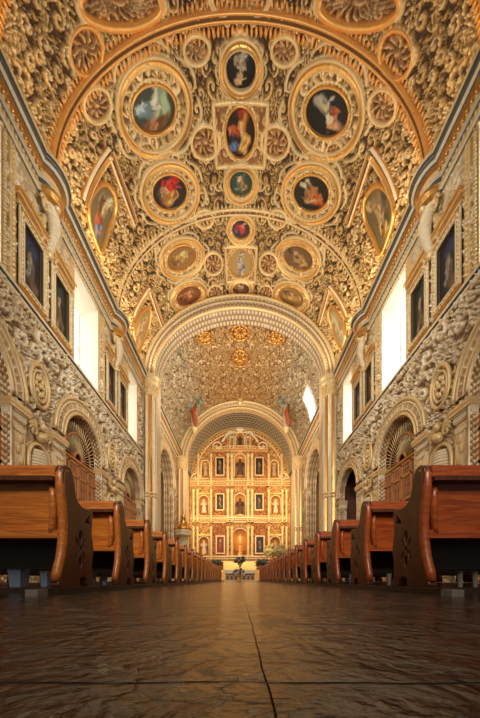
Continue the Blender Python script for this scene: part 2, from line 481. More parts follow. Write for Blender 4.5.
def px_ell(cx, cy, rx, ry, tilt, n=40):
    out = []
    for i in range(n):
        a = 2 * PI * i / n; x, y = rx * math.cos(a), ry * math.sin(a)
        out.append(px_vault(cx + x * math.cos(tilt) + y * math.sin(tilt), cy - x * math.sin(tilt) + y * math.cos(tilt)))
    return np.array(out)
def affine(P):
    c = P.mean(0); n = len(P); a = 2 * PI * np.arange(n) / n
    A = np.stack([(P * np.cos(a)[:, None]).sum(0) * 2 / n, (P * np.sin(a)[:, None]).sum(0) * 2 / n], 1)
    return c, A, np.linalg.inv(A)
# unpainted carved roundels on the vault: (x, y, rx, ry)
ROUND = [(196, 47, 13, 15), (285, 48, 13, 15), (205, 140, 14, 17), (276, 140, 14, 17), (95, 103, 14, 18), (385, 105, 14, 18),
         (83, 48, 17, 25), (399, 52, 17, 25), (204, 217, 9, 9), (278, 217, 9, 9), (213, 262, 9, 11), (269, 262, 9, 11),
         (119, 2, 42, 24), (361, 2, 42, 24), (240, -8, 30, 26), (215, 292, 7, 8), (266, 292, 7, 8), (145, 150, 8, 9), (336, 150, 8, 9)]

TEARP = [[(97, 183), (106, 184), (113, 196), (112, 211), (106, 228), (98, 252), (90, 236), (85, 216), (87, 197)],
         [(379, 184), (389, 188), (396, 202), (397, 217), (392, 238), (384, 254), (377, 238), (368, 218), (367, 198)],
         [(146, 306), (149, 312), (147, 325), (142, 338), (136, 352), (132, 342), (131, 328), (137, 314)],
         [(333, 305), (340, 311), (346, 324), (348, 338), (344, 349), (338, 338), (333, 324), (330, 312)]]
def build_vault():
    d = 0.026; v0, v1 = 5.2, 18.0
    half = VLEN / 2; nu = int(half / d) + 1; nv = int((v1 - v0) / d)
    Hh, Th = scrolls(0, 0, nu, nv, d, 0.27, 7)
    H = np.concatenate([Hh, Hh[::-1][1:]], 0); T = np.concatenate([Th, Th[::-1][1:]], 0)
    nu = H.shape[0]
    u = np.linspace(0, VLEN, nu); v = v0 + np.arange(nv) * d
    U, V = np.meshgrid(u, v, indexing='ij')
    nz = np.sin(U * 3.1 + 2 * np.sin(V * 1.7)) * np.sin(V * 2.3 + 1.3 * np.sin(U * 1.1))
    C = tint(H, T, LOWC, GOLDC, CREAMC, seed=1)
    # clear, cream coloured rings and their carved bands
    def local(P):
        c, A, Ai = affine(P); dU, dV = U - c[0], V - c[1]
        x = Ai[0, 0] * dU + Ai[0, 1] * dV; y = Ai[1, 0] * dU + Ai[1, 1] * dV
        return np.hypot(x, y), np.arctan2(y, x), A
    def paint(m, h, col, me):
        H[m] = h[m] if isinstance(h, np.ndarray) else h
        C[m] = np.array([*col, me])
    for (x, y, rx, ry, ox, oy, tl, _) in MED:
        if ox:
            ro, th, A = local(px_ell(x, y + (-2 if rx > 20 else 0), ox, oy, tl)); ri, _, _ = local(px_ell(x, y, rx, ry, tl))
            per = 2 * PI * math.sqrt(abs(np.linalg.det(A)))
            nc = max(8, int(per / 0.34))
            m = (ro < 1) & (ri > 1)
            band = (ro - (rx / ox)) / (1 - rx / ox)
            w = (0.5 + 0.5 * np.cos(nc * th)) * np.clip(1.3 * np.sin(np.clip(band, 0, 1) * PI), 0, 1)
            w = w * (0.75 + 0.25 * np.cos(nc * 3 * th + 9 * band))
            w = np.clip(.62 * H + .55 * w * (H > .12) + .25 * w, 0, 1)
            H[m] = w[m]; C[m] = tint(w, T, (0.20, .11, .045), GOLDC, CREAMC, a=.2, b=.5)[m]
            m = (ro > 0.93) & (ro < 1.10); paint(m, 0.45, (0.70, 0.53, 0.28), .2)
            if rx > 10:
                wv = 1.27 + .05 * np.cos(8 * th)
                m = (np.abs(ro - wv) < .035) & (np.cos(8 * th) > -.8); paint(m, 1.0, (0.76, 0.60, 0.34), .15)
        else:
            c = px_vault(x, y); hw = abs(px_vault(x + (26 if rx > 12 else 15), y)[0] - c[0])
            va = px_vault(x, y - (31 if rx > 12 else 17))[1]; vb = px_vault(x, y + (33 if rx > 12 else 18))[1]
            m = (np.abs(U - c[0]) < hw) & (V > va) & (V < vb)
            C[m] = tint(H, T, (0.3, .13, .05), GOLDC, CREAMC)[m]
        ri, _, _ = local(px_ell(x, y, rx, ry, tl)); H[ri < 1.02] = 0
    for (x, y, rx, ry) in ROUND:
        if y - ry < -20: pass
        ro, th, A = local(px_ell(x, y, rx, ry, 0))
        m = ro < 1
        k9 = 9 if rx < 30 else 17
        pet = (0.5 + 0.5 * np.cos(k9 * (th + .8 * ro))) ** 1.5 * np.sin(np.clip(ro, 0, 1) * PI) * .8 + np.exp(-(ro / .16) ** 2) + .45 * H * (ro > .35)
        pet = np.clip(pet, 0, 1)
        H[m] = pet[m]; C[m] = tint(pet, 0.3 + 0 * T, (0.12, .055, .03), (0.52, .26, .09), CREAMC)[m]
        m = (ro > 0.92) & (ro < 1.12); paint(m, 0.9, (0.82, 0.60, 0.32), .3)
    for pts in TEARP:
        Pg = np.array([px_vault(*p) for p in pts]); c = Pg.mean(0); Pg = c + (Pg - c) * 1.06
        ins = np.zeros_like(U, bool); k = len(Pg)
        for i in range(k):
            (x1, y1), (x2, y2) = Pg[i], Pg[(i + 1) % k]
            ins ^= ((y1 > V) != (y2 > V)) & (U < (x2 - x1) * (V - y1) / (y2 - y1 + 1e-12) + x1)
        H[ins] = 0
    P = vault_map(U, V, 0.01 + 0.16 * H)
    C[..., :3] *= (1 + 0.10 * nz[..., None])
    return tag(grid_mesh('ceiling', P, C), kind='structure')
build_vault()

# vault over the crossing
def build_crossing():
    d = 0.055; v0, v1 = 18.0, 28.4
    nu = int(VLEN / 2 / d) + 1; nv = int((v1 - v0) / d)
    Hh, Th = scrolls(0, 0, nu, nv, d, 0.26, 21)
    H = np.concatenate([Hh, Hh[::-1][1:]], 0); T = np.concatenate([Th, Th[::-1][1:]], 0)
    nu = H.shape[0]; u = np.linspace(0, VLEN, nu); v = v0 + np.arange(nv) * d
    U, V = np.meshgrid(u, v, indexing='ij')
    up = 0.7 * sstep(0.6, 1.0, np.sin(PI * U / VLEN))[..., None]  # weight of the warm glow painted into the crown of the vault
    C = tint(H, T, (0.16, .11, .06), (0.66, .52, .32), (0.90, .82, .64)) * (1 - up) + tint(H, T, (0.26, .10, .03), (0.80, .46, .15), (0.85, .62, .30)) * up
    mask = (U > VLEN - 2.6) & (U < VLEN - 0.3) & (np.abs(V - 23.0) < .8)
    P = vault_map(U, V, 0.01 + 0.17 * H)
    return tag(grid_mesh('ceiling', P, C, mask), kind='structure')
build_crossing()

# ---- transverse ribs
def rib(name, Y, prof, segm=None, mats=None, u0=0.0, u1=None, n=90):
    us = np.linspace(u0, u1 or VLEN, n); pts = np.stack([us, np.full(n, Y)], 1)
    return tag(moulding(name, pts, prof, vault_map, mats or [ORANGE, BROWN, GILTL], segm=segm), kind='structure')
wide = [(o * .46, h) for o, h in [(-.30, -.02), (-.30, .10), (-.26, .16), (-.18, .20), (-.10, .20), (-.07, .13), (-.02, .13), (.01, .22), (.10, .24), (.18, .20), (.24, .12), (.30, .10), (.30, -.02)]]
rib('trim_1', 9.02, wide, [2, 0, 0, 0, 0, 1, 1, 0, 0, 0, 2, 2])
rib('trim_2', 6.75, wide, [2, 0, 0, 0, 0, 1, 1, 0, 0, 0, 2, 2])
slim = [(o * .75, h) for o, h in [(-.20, -.02), (-.20, .10), (-.15, .14), (-.09, .14), (-.06, .09), (-.02, .09), (.02, .16), (.10, .17), (.15, .12), (.20, .10), (.20, -.02)]]
rib('trim_3', 13.85, slim, [2, 2, 2, 2, 1, 1, 2, 2, 2, 2], [CREAM, BROWN, GILTL])
def bead_row(name, pts3, r, mat, parent=None, n=6, k=4, local=None):
    m = MB()
    for p in pts3: m.ball(p, r, n, k)
    return m.build(name, mat, parent, smooth=True, local=local)
for Y, r, mt in ((9.27, .06, ORANGE), (8.80, .05, ORANGE), (13.62, .045, GILTL), (14.08, .045, GILTL), (6.97, .06, ORANGE)):
    us = np.arange(0.1, VLEN, 0.16 if Y < 12 else .2)
    tag(bead_row('trim_leaf_band', vault_map(us, np.full(len(us), Y), np.full(len(us), .10)), (r * .9, r * 1.9, r * 1.2), mt), kind='structure')

# ---- big coffered arches at the crossing and at the chancel
def arch_band(name, Y0, Y1, ai, bi, ao, bo, zc, nth, cols, hface, n2=220):
    """front face (annulus in plane Y0) and soffit with a brickwork of raised coffers"""
    th = np.linspace(0, PI, n2 * 2)
    k = 40; w = np.linspace(0, 1, k)
    TH, Wd = np.meshgrid(th, w, indexing='ij')
    cell = np.abs(((TH / PI * nth) % 1) - .5) < .36
    rowp = (Wd * 3.0); rr = np.abs((rowp % 1) - .5) < .34
    off = np.where((rowp.astype(int) % 2) == 1, ((TH / PI * nth + .5) % 1), (TH / PI * nth) % 1)
    cell = np.abs(off - .5) < .34
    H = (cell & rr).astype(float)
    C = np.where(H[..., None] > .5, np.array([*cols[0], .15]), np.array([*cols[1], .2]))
    a = ai + (ao - ai) * Wd; b = bi + (bo - bi) * Wd
    P = np.stack([-a * np.cos(TH), Y0 - hface * H, zc + b * np.sin(TH)], -1)
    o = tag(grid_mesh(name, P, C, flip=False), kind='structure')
    k2 = max(20, int((Y1 - Y0) / .05)); w = np.linspace(0, 1, k2)
    TH, Wd = np.meshgrid(th, w, indexing='ij')
    row2 = Wd * max(2, round((Y1 - Y0) / .35))
    off = np.where((row2.astype(int) % 2) == 1, ((TH / PI * nth + .5) % 1), (TH / PI * nth) % 1)
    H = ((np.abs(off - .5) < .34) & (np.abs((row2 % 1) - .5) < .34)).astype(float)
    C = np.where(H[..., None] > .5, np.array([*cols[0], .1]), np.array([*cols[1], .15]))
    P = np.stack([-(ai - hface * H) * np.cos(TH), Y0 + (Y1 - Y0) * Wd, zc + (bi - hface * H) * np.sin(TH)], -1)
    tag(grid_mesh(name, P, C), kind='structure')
arch_band('trim_4', 17.75, 18.9, 5.42, 4.25, 6.12, 5.1, 13.05, 74, ((0.72, .62, .46), (0.36, .24, .13)), .06)
for a_, b_, rr_ in ((6.05, 5.05, .10), (5.78, 4.70, .05), (5.46, 4.30, .09)):
    th = np.linspace(0, PI, 80); m = MB()
    m.tube([(-a_ * math.cos(t), 17.72, 13.05 + b_ * math.sin(t)) for t in th], rr_, 8)
    tag(m.build('trim_4_moulding', GILTL if rr_ > .06 else CREAM, smooth=True), kind='structure')
# chancel arch + wall over it
arch_band('trim_5', 28.4, 29.1, 5.45, 5.35, 6.2, 6.05, 12.15, 60, ((0.78, .64, .42), (0.58, .40, .2)), .05)
for a_, rr_ in ((6.15, .11), (5.5, .09), (5.82, .05)):
    th = np.linspace(0, PI, 80); m = MB()
    m.tube([(-a_ * math.cos(t), 28.36, 12.15 + (a_ - .1) * math.sin(t)) for t in th], rr_, 8)
    tag(m.build('trim_5_moulding', GILTL, smooth=True), kind='structure')

# chancel barrel vault with its net of lozenge coffers
def build_chancel():
    n = 460; k = 90; th = np.linspace(0, PI, n); v = np.linspace(29.0, RY + .3, k)
    TH, V = np.meshgrid(th, v, indexing='ij')
    a = TH / PI * 46; b = (V - 29) / 3.8 * 9
    row = np.floor(b); off = (a + .5 * (row % 2)) % 1
    H = np.clip(1.25 - 2.6 * np.maximum(np.abs(off - .5), np.abs((b % 1) - .5) * .9), 0, 1)
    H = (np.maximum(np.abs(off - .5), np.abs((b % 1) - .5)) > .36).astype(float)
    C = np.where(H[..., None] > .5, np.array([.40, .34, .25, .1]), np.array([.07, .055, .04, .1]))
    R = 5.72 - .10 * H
    P = np.stack([-R * np.cos(TH), V, 12.15 + R * np.sin(TH)], -1)
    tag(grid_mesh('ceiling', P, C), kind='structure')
build_chancel()
for s, nm in ((-1, 'left'), (1, 'right')):
    m = MB(); m.box(s * 5.9, s * 6.4, 28.9, RY + .5, 0, 12.4); tag(m.build('wall_' + nm, CREAM), kind='structure')
m = MB(); m.box(-6.6, 6.6, RY + .75, RY + 1.0, 0, 19); tag(m.build('wall_back', GILTL), kind='structure')
# spandrel wall over the chancel arch
m = MB(); V = []; F = []
th = np.linspace(0, PI, 60)
for t in th:
    V.append((-6.1 * math.cos(t), 28.5, 12.15 + 5.95 * math.sin(t))); V.append((-7.2 * math.cos(t), 28.5, 12.15 + 8.2 * math.sin(t)))
F = [(2 * i, 2 * i + 1, 2 * i + 3, 2 * i + 2) for i in range(59)]
m.add(V, F); tag(m.build('wall_spandrel', CREAM), kind='structure')

# ---- side walls with arches, windows and carved stucco
ARCH = [(6.22, 5.15), (11.1, 5.15), (16.0, 5.15)]     # centre along the nave, springing height
RIN, ROUT = 1.30, 1.84
WIN = [(5.75, 7.35), (10.50, 12.40), (15.62, 17.05)]
WZ0, WZ1 = 8.30, 12.0
PAINT = [(7.78, 8.95), (9.12, 10.28), (12.88, 13.98), (14.14, 15.30)]
def build_wall(side):
    nm = 'left' if side < 0 else 'right'
    d = 0.027; u0, u1, z0, z1 = 4.2, 28.5, 0.0, 13.2
    usplit = 18.2
    nu = int((usplit - u0) / d); nv = int((z1 - z0) / d)
    H, T = scrolls(0, 0, nu, nv, d, 0.31, 33 + side)
    u = u0 + np.arange(nu) * d; v = z0 + np.arange(nv) * d
    U, V = np.meshgrid(u, v, indexing='ij')
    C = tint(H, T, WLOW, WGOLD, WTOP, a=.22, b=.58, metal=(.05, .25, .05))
    mask = np.zeros_like(U, bool)
    for (c, zs) in ARCH:
        r = np.hypot(U - c, V - zs)
        mask |= ((r < RIN) & (V >= zs)) | ((np.abs(U - c) < RIN) & (V < zs))
    flat = np.zeros_like(U, bool)
    for (a, b) in WIN:
        mask |= (U > a) & (U < b) & (V > WZ0) & (V < WZ1)
        flat |= (U > a - .18) & (U < b + .1) & (V > WZ0 - .05)
    flat |= (V > 8.15) & (V < 8.5)
    for (a, b) in PAINT: flat |= (U > a) & (U < b) & (V > 8.3) & (V < 10.9)
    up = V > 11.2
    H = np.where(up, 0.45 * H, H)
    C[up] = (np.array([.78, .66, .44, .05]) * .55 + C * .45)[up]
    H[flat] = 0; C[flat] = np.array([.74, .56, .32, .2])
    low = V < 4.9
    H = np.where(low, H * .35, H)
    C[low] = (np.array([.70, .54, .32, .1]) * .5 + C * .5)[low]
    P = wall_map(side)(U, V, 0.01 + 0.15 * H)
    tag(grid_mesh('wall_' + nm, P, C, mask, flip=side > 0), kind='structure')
    # crossing part, coarser
    d = 0.06; nu = int((u1 - usplit) / d) + 1; nv = int((z1 - z0) / d)
    H, T = scrolls(0, 0, nu, nv, d, 0.40, 55 + side)
    u = usplit - .02 + np.arange(nu) * d; v = z0 + np.arange(nv) * d
    U, V = np.meshgrid(u, v, indexing='ij'); C = tint(H, T, (0.46, .30, .13), (0.72, .52, .28), WTOP)
    r = np.hypot(U - 23.6, V - 8.6)
    mask = ((r < 2.35) & (V >= 8.6)) | ((np.abs(U - 23.6) < 2.35) & (V < 8.6))
    band = (r < 3.0) & (V > 8.6)
    H[band] = (0.5 + 0.5 * np.cos(np.arctan2(V - 8.6, U - 23.6) * 40))[band]
    P = wall_map(side)(U, V, 0.015 + 0.10 * H)
    tag(grid_mesh('wall_' + nm, P, C, mask, flip=side > 0), kind='structure')
    W = wall_map(side)
    # archivolts: carved annulus with its rims, jambs and soffit
    arches = [(c, zs, RIN, ROUT, .02, .16) for c, zs in ARCH] + [(23.6, 8.6, 2.35, 3.0, .04, .8)]
    for ai, (c, zs, ri, ro, dd, dep) in enumerate(arches):
        th = np.linspace(0, PI, int(PI * ro / dd)); k = int((ro - ri) / dd); w = np.linspace(0, 1, k)
        TH, Wd = np.meshgrid(th, w, indexing='ij')
        nc = 26
        H = (0.5 + 0.5 * np.cos(TH * nc * 2 / 1.0 * .5 * 2)) * np.sin(Wd * PI); H *= .7 + .3 * np.cos(TH * nc * 4 + Wd * 12)
        H = np.clip(H, 0, 1)
        C = tint(H, 0.5 + 0.5 * np.cos(TH * nc), (0.55, .38, .18), (0.80, .55, .26), WTOP, metal=(.1, .4, .2))
        R = ri + (ro - ri) * Wd
        P = W(c - R * np.cos(TH), zs + R * np.sin(TH), 0.16 + 0.05 * H)
        tag(grid_mesh('trim_archivolt', P, C, flip=side < 0), kind='structure')
        for rr, rad in ((ri + .02, .045), (ro - .02, .06), (ri + .16, .028), (ro - .15, .03)):
            m = MB(); m.tube([tuple(W(c - rr * math.cos(t), zs + rr * math.sin(t), .18)) for t in np.linspace(0, PI, 40)], rad, 6)
            tag(m.build('trim_archivolt_rim', GILTL if rad > .03 else CREAM, smooth=True), kind='structure')
        m = MB()       # outer edge of the archivolt
        V = []; n = 40
        for t in np.linspace(0, PI, n):
            for rr, hh in ((ro, -.02), (ro, .18)): V.append(tuple(W(c - rr * math.cos(t), zs + rr * math.sin(t), hh)))
        m.add(V, [(2 * i, 2 * i + 1, 2 * i + 3, 2 * i + 2) for i in range(n - 1)])
        tag(m.build('trim_archivolt_edge', GILTL), kind='structure')
        # soffit and jamb, coffered
        pts = [(c - ri, 0.0), (c - ri, zs * .5), (c - ri, zs)] + [(c - ri * math.cos(t), zs + ri * math.sin(t)) for t in np.linspace(.02, PI - .02, 60)] + [(c + ri, zs), (c + ri, zs * .5), (c + ri, 0.0)]
        pts = np.array(pts); ds = np.concatenate([[0], np.cumsum(np.hypot(*np.diff(pts, axis=0).T))])
        q = np.arange(0, ds[-1], .035 if ai < 3 else .07); pu = np.interp(q, ds, pts[:, 0]); pv = np.interp(q, ds, pts[:, 1])
        w = np.linspace(0, 1, 30); Q, Wd = np.meshgrid(q, w, indexing='ij')
        H = np.clip((0.5 + 0.5 * np.cos(Q / .085 * PI + 2 * np.sin(Wd * 9))) * np.abs(np.sin(np.clip((Wd - .12) / .76, 0, 1) * PI * 3)) * 1.3, 0, 1) + (np.abs(Wd - .08) < .04) + (np.abs(Wd - .92) < .04)
        H = np.clip(H, 0, 1); cen_u, cen_v = c, np.minimum(pv, zs)
        C = tint(H, .5 + .5 * np.cos(Q * 9), (.34, .20, .08), (.70, .46, .20), WTOP, metal=(.1, .4, .2))
        dl = np.hypot(pu - cen_u, pv - cen_v) + 1e-6; nu_, nv_ = (cen_u - pu) / dl, (cen_v - pv) / dl
        P = W(pu[:, None] + nu_[:, None] * H * .05, pv[:, None] + nv_[:, None] * H * .05, .2 - (dep + .2) * Wd)
        tag(grid_mesh('trim_arch_soffit', P, C), kind='structure')
    # chapels behind the arches
    m = MB(); x0, x1 = sorted((side * 6.75, side * 8.9))
    m.box(side * 8.9 - .05, side * 8.9 + .05, 4.0, 19.4, 0, 7.6)
    m.box(x0, x1, 4.0, 19.4, 7.5, 7.6)
    for yy in (3.95, 8.6, 13.5, 18.3): m.box(x0, x1, yy, yy + .1, 0, 7.6)
    tag(m.build('wall_chapel_' + nm, SHELL), kind='structure')
    m = MB(); m.box(side * 9.6 - .05, side * 9.6 + .05, 19.4, 28.5, 0, 13); m.box(min(side * 6.2, side * 9.6), max(side * 6.2, side * 9.6), 28.35, 28.45, 0, 13); m.box(min(side * 6.5, side * 9.6), max(side * 6.5, side * 9.6), 19.35, 19.45, 0, 13); m.box(min(side * 6.6, side * 9.6), max(side * 6.6, side * 9.6), 19.4, 28.5, 12.4, 12.5)
    tag(m.build('wall_transept_' + nm, GILTL), kind='structure')
    # windows: splayed reveal, pane, mullions
    for i, (a, b) in enumerate(WIN):
        m = MB(); d1 = 0.75; z0, z1 = WZ0, WZ1; sp = .16
        A = [(a, z0), (b, z0), (b, z1), (a, z1)]; B = [(a + sp, z0 + .1), (b - sp, z0 + .1), (b - sp, z1 - .35), (a + sp, z1 - .35)]
        V = [tuple(W(p[0], p[1], .02)) for p in A] + [tuple(W(p[0], p[1], -d1)) for p in B]
        m.add(V, [(0, 1, 5, 4), (1, 2, 6, 5), (2, 3, 7, 6), (3, 0, 4, 7)])
        wo = tag(m.build('window_%d' % (i + 1), PALE), kind='structure')
        m = MB(); p0 = W(a + .1, z0 + .05, -d1 - .03); p1 = W(b - .1, z1 - .3, -d1 - .09)
        m.box(min(p0[0], p1[0]), max(p0[0], p1[0]), p0[1], p1[1], p0[2], p1[2])
        m.build('pane', GLASSLIT if side > 0 else GLASSDIM, wo)
        m = MB(); xx = side * (WX + d1 - .0); mid = (a + b) / 2
        for (y0_, y1_, za, zb) in ((mid - .03, mid + .03, z0, z1 - .3), (a + sp, b - sp, (z0 + z1) / 2 - .03, (z0 + z1) / 2 + .03), (a + sp - .02, a + sp + .06, z0, z1 - .3), (b - sp - .06, b - sp + .02, z0, z1 - .3)):
            m.box(xx - .03, xx + .02, y0_, y1_, za, zb)
        m.build('window_frame', WHITE, wo)
        # carved gold surround
        path = [(a - .09, z0), (a - .09, z1 + .06), (b + .09, z1 + .06), (b + .09, z0)]
        m = MB()
        for (p, q) in zip(path[:-1], path[1:]):
            L_ = math.hypot(q[0] - p[0], q[1] - p[1]); n = int(L_ / .11)
            for j in range(n + 1):
                t = j / n; c_ = W(p[0] + (q[0] - p[0]) * t, p[1] + (q[1] - p[1]) * t, .05)
                m.ball(tuple(c_), (.05, .055, .05), 6, 4)
        m.build('surround_beading', GILTL, wo, smooth=True)
    # sill course under the windows and the two small courses of the frieze
    def run(name, y0, y1, prof, mats, segm, bumps=()):
        ys = list(np.arange(y0, y1, .3)) + [y1]; pts = [(y, 0.0) for y in ys]
        out = []
        for y, _ in pts:
            if any(abs(y - b) < .36 for b in bumps): continue
            out.append((y, 0.0))
        for b in bumps:
            if y0 < b < y1:
                out += [(b + .30 * -math.cos(t), .24 * math.sin(t)) for t in np.linspace(0, PI, 13)]
        out.sort(key=lambda p: p[0])
        P = np.array(out); T_ = np.gradient(P, axis=0); T_ /= np.linalg.norm(T_, axis=1, keepdims=True)
        N_ = np.stack([-T_[:, 1], T_[:, 0]], 1)
        k = len(prof); V = []
        for i in range(len(P)):
            for (h, z) in prof:
                y = P[i, 0] + N_[i, 0] * h; x = P[i, 1] + N_[i, 1] * h
                V.append((side * (WX - x), y, z))
        F = []; M = []
        for i in range(len(P) - 1):
            for j in range(k - 1):
                F.append((i * k + j, (i + 1) * k + j, (i + 1) * k + j + 1, i * k + j + 1)); M.append(segm[j])
        return tag(mesh_np(name, V, F, mats, mi=M), kind='structure')
    sill = [(-.02, 8.02), (.10, 8.04), (.12, 8.10), (.18, 8.13), (.20, 8.20), (.14, 8.24), (-.02, 8.26)]
    run('trim_sill_course', 4.2, 17.6, sill, [CREAM, GILTL, BLUEGREY], [1, 0, 2, 0, 1, 1])
    ent = [(-.02, 12.02), (.08, 12.05), (.08, 12.16), (.13, 12.20), (.13, 12.34), (.11, 12.36), (.11, 12.52), (.20, 12.56), (.22, 12.66), (.34, 12.70), (.36, 12.76), (.43, 12.80), (.45, 12.88), (.43, 12.92), (.50, 12.95), (.52, 13.04), (.44, 13.10), (.30, 13.16), (.12, 13.34), (-.05, 13.36)]
    seg = [1, 2, 0, 1, 0, 2, 0, 1, 3, 2, 0, 2, 0, 2, 1, 0, 2, 0, 0]
    run('trim_cornice', 4.2, 28.4, ent, [CREAM, GILTL, BLUEGREY, GILT], seg, bumps=(9.0, 13.85))
    def rowof(name, z, h, r, step, y0, y1, mt):
        m = MB(); n = int((y1 - y0) / step)
        for i in range(n):
            y = y0 + i * step
            if z > 12 and any(abs(y - b) < .5 for b in (9.0, 13.85)): continue
            m.ball(tuple(W(y, z, h)), r, 6, 4)
        return tag(m.build(name, mt, smooth=True), kind='structure')
    rowof('trim_cornice_leaves', 13.24, .24, (.10, .075, .12), .2, 4.3, 18, GILTL)
    rowof('trim_cornice_eggs', 12.60, .24, (.06, .05, .07), .15, 4.3, 18, GILT)
    rowof('trim_cornice_beads', 12.27, .15, (.04, .045, .06), .13, 4.3, 18, GILTL)
    rowof('trim_sill_beads', 7.97, .08, (.05, .05, .05), .14, 4.3, 17.5, GILTL)
    # imposts and pilasters at the jambs of each arch
    def impost(name, y0, y1, z0, z1, pr):
        steps = [(0.0, .05), (.18, .05), (.25, .10), (.45, .13), (.55, .10), (.62, .18), (.8, .24), (.9, .26), (1.0, .26)]
        m = MB()
        for (t0, p0), (t1, p1) in zip(steps[:-1], steps[1:]):
            za, zb = z0 + (z1 - z0) * t0, z0 + (z1 - z0) * t1
            q = max(p0, p1) * pr / .26
            xa, xb = sorted((side * (WX + .3), side * (WX - .02 - q)))
            m.box(xa, xb, y0 - q * .6, y1 + q * .6, za, zb, 0 if int(t0 * 20) % 2 else 1)
        return tag(m.build(name, [CREAM, GILTL]), kind='structure')
    for (c, zs) in ARCH:
        for y0, y1 in ((c - RIN - .52, c - RIN), (c + RIN, c + RIN + .52)):
            m = MB(); xa, xb = sorted((side * (WX + .3), side * (WX - .14)))
            m.box(xa, xb, y0 + .04, y1, 0, 4.4)
            xa, xb = sorted((side * (WX - .14), side * (WX - .17)))
            for (za, zb) in ((.9, 2.5), (2.65, 4.25)):
                m.box(xa, xb, y0 + .10, y0 + .13, za, zb, 1); m.box(xa, xb, y1 - .09, y1 - .06, za, zb, 1)
                m.box(xa, xb, y0 + .10, y1 - .06, za, za + .03, 1); m.box(xa, xb, y0 + .10, y1 - .06, zb - .03, zb, 1)
                for q in range(5):
                    zz = za + .2 + q * (zb - za - .4) / 4
                    m.ball(tuple(W((y0 + y1) / 2 + .02 + .04 * (-1) ** q, zz, .16)), (.04, .09, .14), 6, 4, 1)
            tag(m.build('trim_pilaster', [CREAM, GILTL]), kind='structure')
            impost('trim_impost', y0 + .02, y1, 4.45, 4.98, .22)
    impost('trim_impost', 23.6 - 3.1, 23.6 - 2.35, 7.9, 8.6, .3); impost('trim_impost', 23.6 + 2.35, 23.6 + 3.1, 7.9, 8.6, .3)
for s in (-1, 1): build_wall(s)

# wall of the spandrel behind the great arch haunches is closed by the vault itself

# ---- great columns
def column(name, x, y, r, ztop, label, n=28):
    e = empty(name, (x, y, 0), label, 'column', None)
    m = MB(); m.lathe(0, 0, [(r * 1.5, 0), (r * 1.5, .9), (r * 1.35, 1.0), (r * 1.35, 1.15), (r * 1.2, 1.3)], 20); m.build('base', STONE, e)
    m = MB(); z1 = ztop - 1.15
    m.lathe(0, 0, [(r, 1.3), (r * 1.02, z1 * .45), (r * .98, z1)], 24, flute=1, fd=.20, alt=True); m.build('shaft', [STONE, GILT], e)
    m = MB()
    for zz in (z1 * .45, z1 * .45 + .2, z1 - .05): m.lathe(0, 0, [(r * .98, zz), (r * 1.08, zz + .03), (r * 1.08, zz + .08), (r * .98, zz + .12)], 20)
    m.build('ring', GILTL, e, smooth=True)
    m = MB(); m.lathe(0, 0, [(r * 1.0, z1), (r * 1.02, z1 + .3), (r * 1.15, z1 + .6), (r * 1.4, z1 + .75), (r * 1.4, z1 + .85), (r * 1.25, z1 + .9), (r * 1.55, z1 + 1.05), (r * 1.55, z1 + 1.15)], 20)
    for j in range(12):
        a = 2 * PI * j / 12
        for q, zz in enumerate((.2, .45)):
            rr = r * (1.08 + .1 * q); aa = a + q * PI / 12
            m.ball((rr * math.cos(aa), rr * math.sin(aa), z1 + zz), (.07, .07, .13), 6, 4)
    m.build('capital', GILTL, e, smooth=False)
    return e
column('fluted_column', -5.78, 18.1, .42, 13.05, 'tall fluted stone column carrying the coffered arch on the left')
column('fluted_column', 5.78, 18.1, .42, 13.05, 'tall fluted stone column carrying the coffered arch on the right')
column('slender_column', -5.85, 28.1, .42, 12.3, 'far slender column beside the golden altarpiece, behind the pulpit canopy')
column('slender_column', 5.85, 28.1, .42, 12.3, 'far slender column at the right edge of the golden altarpiece')
for s in (-1, 1):
    m = MB(); x0, x1 = sorted((s * 5.35, s * 6.4)); m.box(x0, x1, 18.05, 18.9, 0, 13.05); tag(m.build('wall_pier', CREAM), kind='structure')
    m = MB(); x0, x1 = sorted((s * 5.4, s * 6.4)); m.box(x0, x1, 28.3, 29.1, 0, 12.2); tag(m.build('wall_pier', CREAM), kind='structure')

# right hand window cut into the crossing vault: recessed curved pane, frame bars and moulded surround
u0_, u1_, v0_, v1_ = VLEN - 2.65, VLEN - 0.25, 22.15, 23.85
U_, V_ = np.meshgrid(np.linspace(u0_, u1_, 12), np.linspace(v0_, v1_, 4), indexing='ij')
dw = tag(grid_mesh('window_4', vault_map(U_, V_, -.18 + 0 * U_), np.ones(U_.shape + (4,)), mat=GLASSLIT), kind='structure')
m = MB()
for vv in (22.25, 23.0, 23.75): m.tube([tuple(vault_map(np.array(u), np.array(vv), np.array(-.12))) for u in np.linspace(u0_, u1_, 10)], .04, 6)
m.build('window_frame', WHITE, dw)
rect = [(u0_, v0_ + t) for t in np.linspace(0, v1_ - v0_, 8)[:-1]] + [(u, v1_) for u in np.linspace(u0_, u1_, 10)[:-1]] + [(u1_, v1_ - t) for t in np.linspace(0, v1_ - v0_, 8)[:-1]] + [(u, v0_) for u in np.linspace(u1_, u0_, 10)[:-1]]
m = MB(); m.tube([tuple(vault_map(np.array(p[0]), np.array(p[1]), np.array(.05))) for p in rect], .13, 6, closed=True)
m.build('surround', PALE, dw, smooth=True)

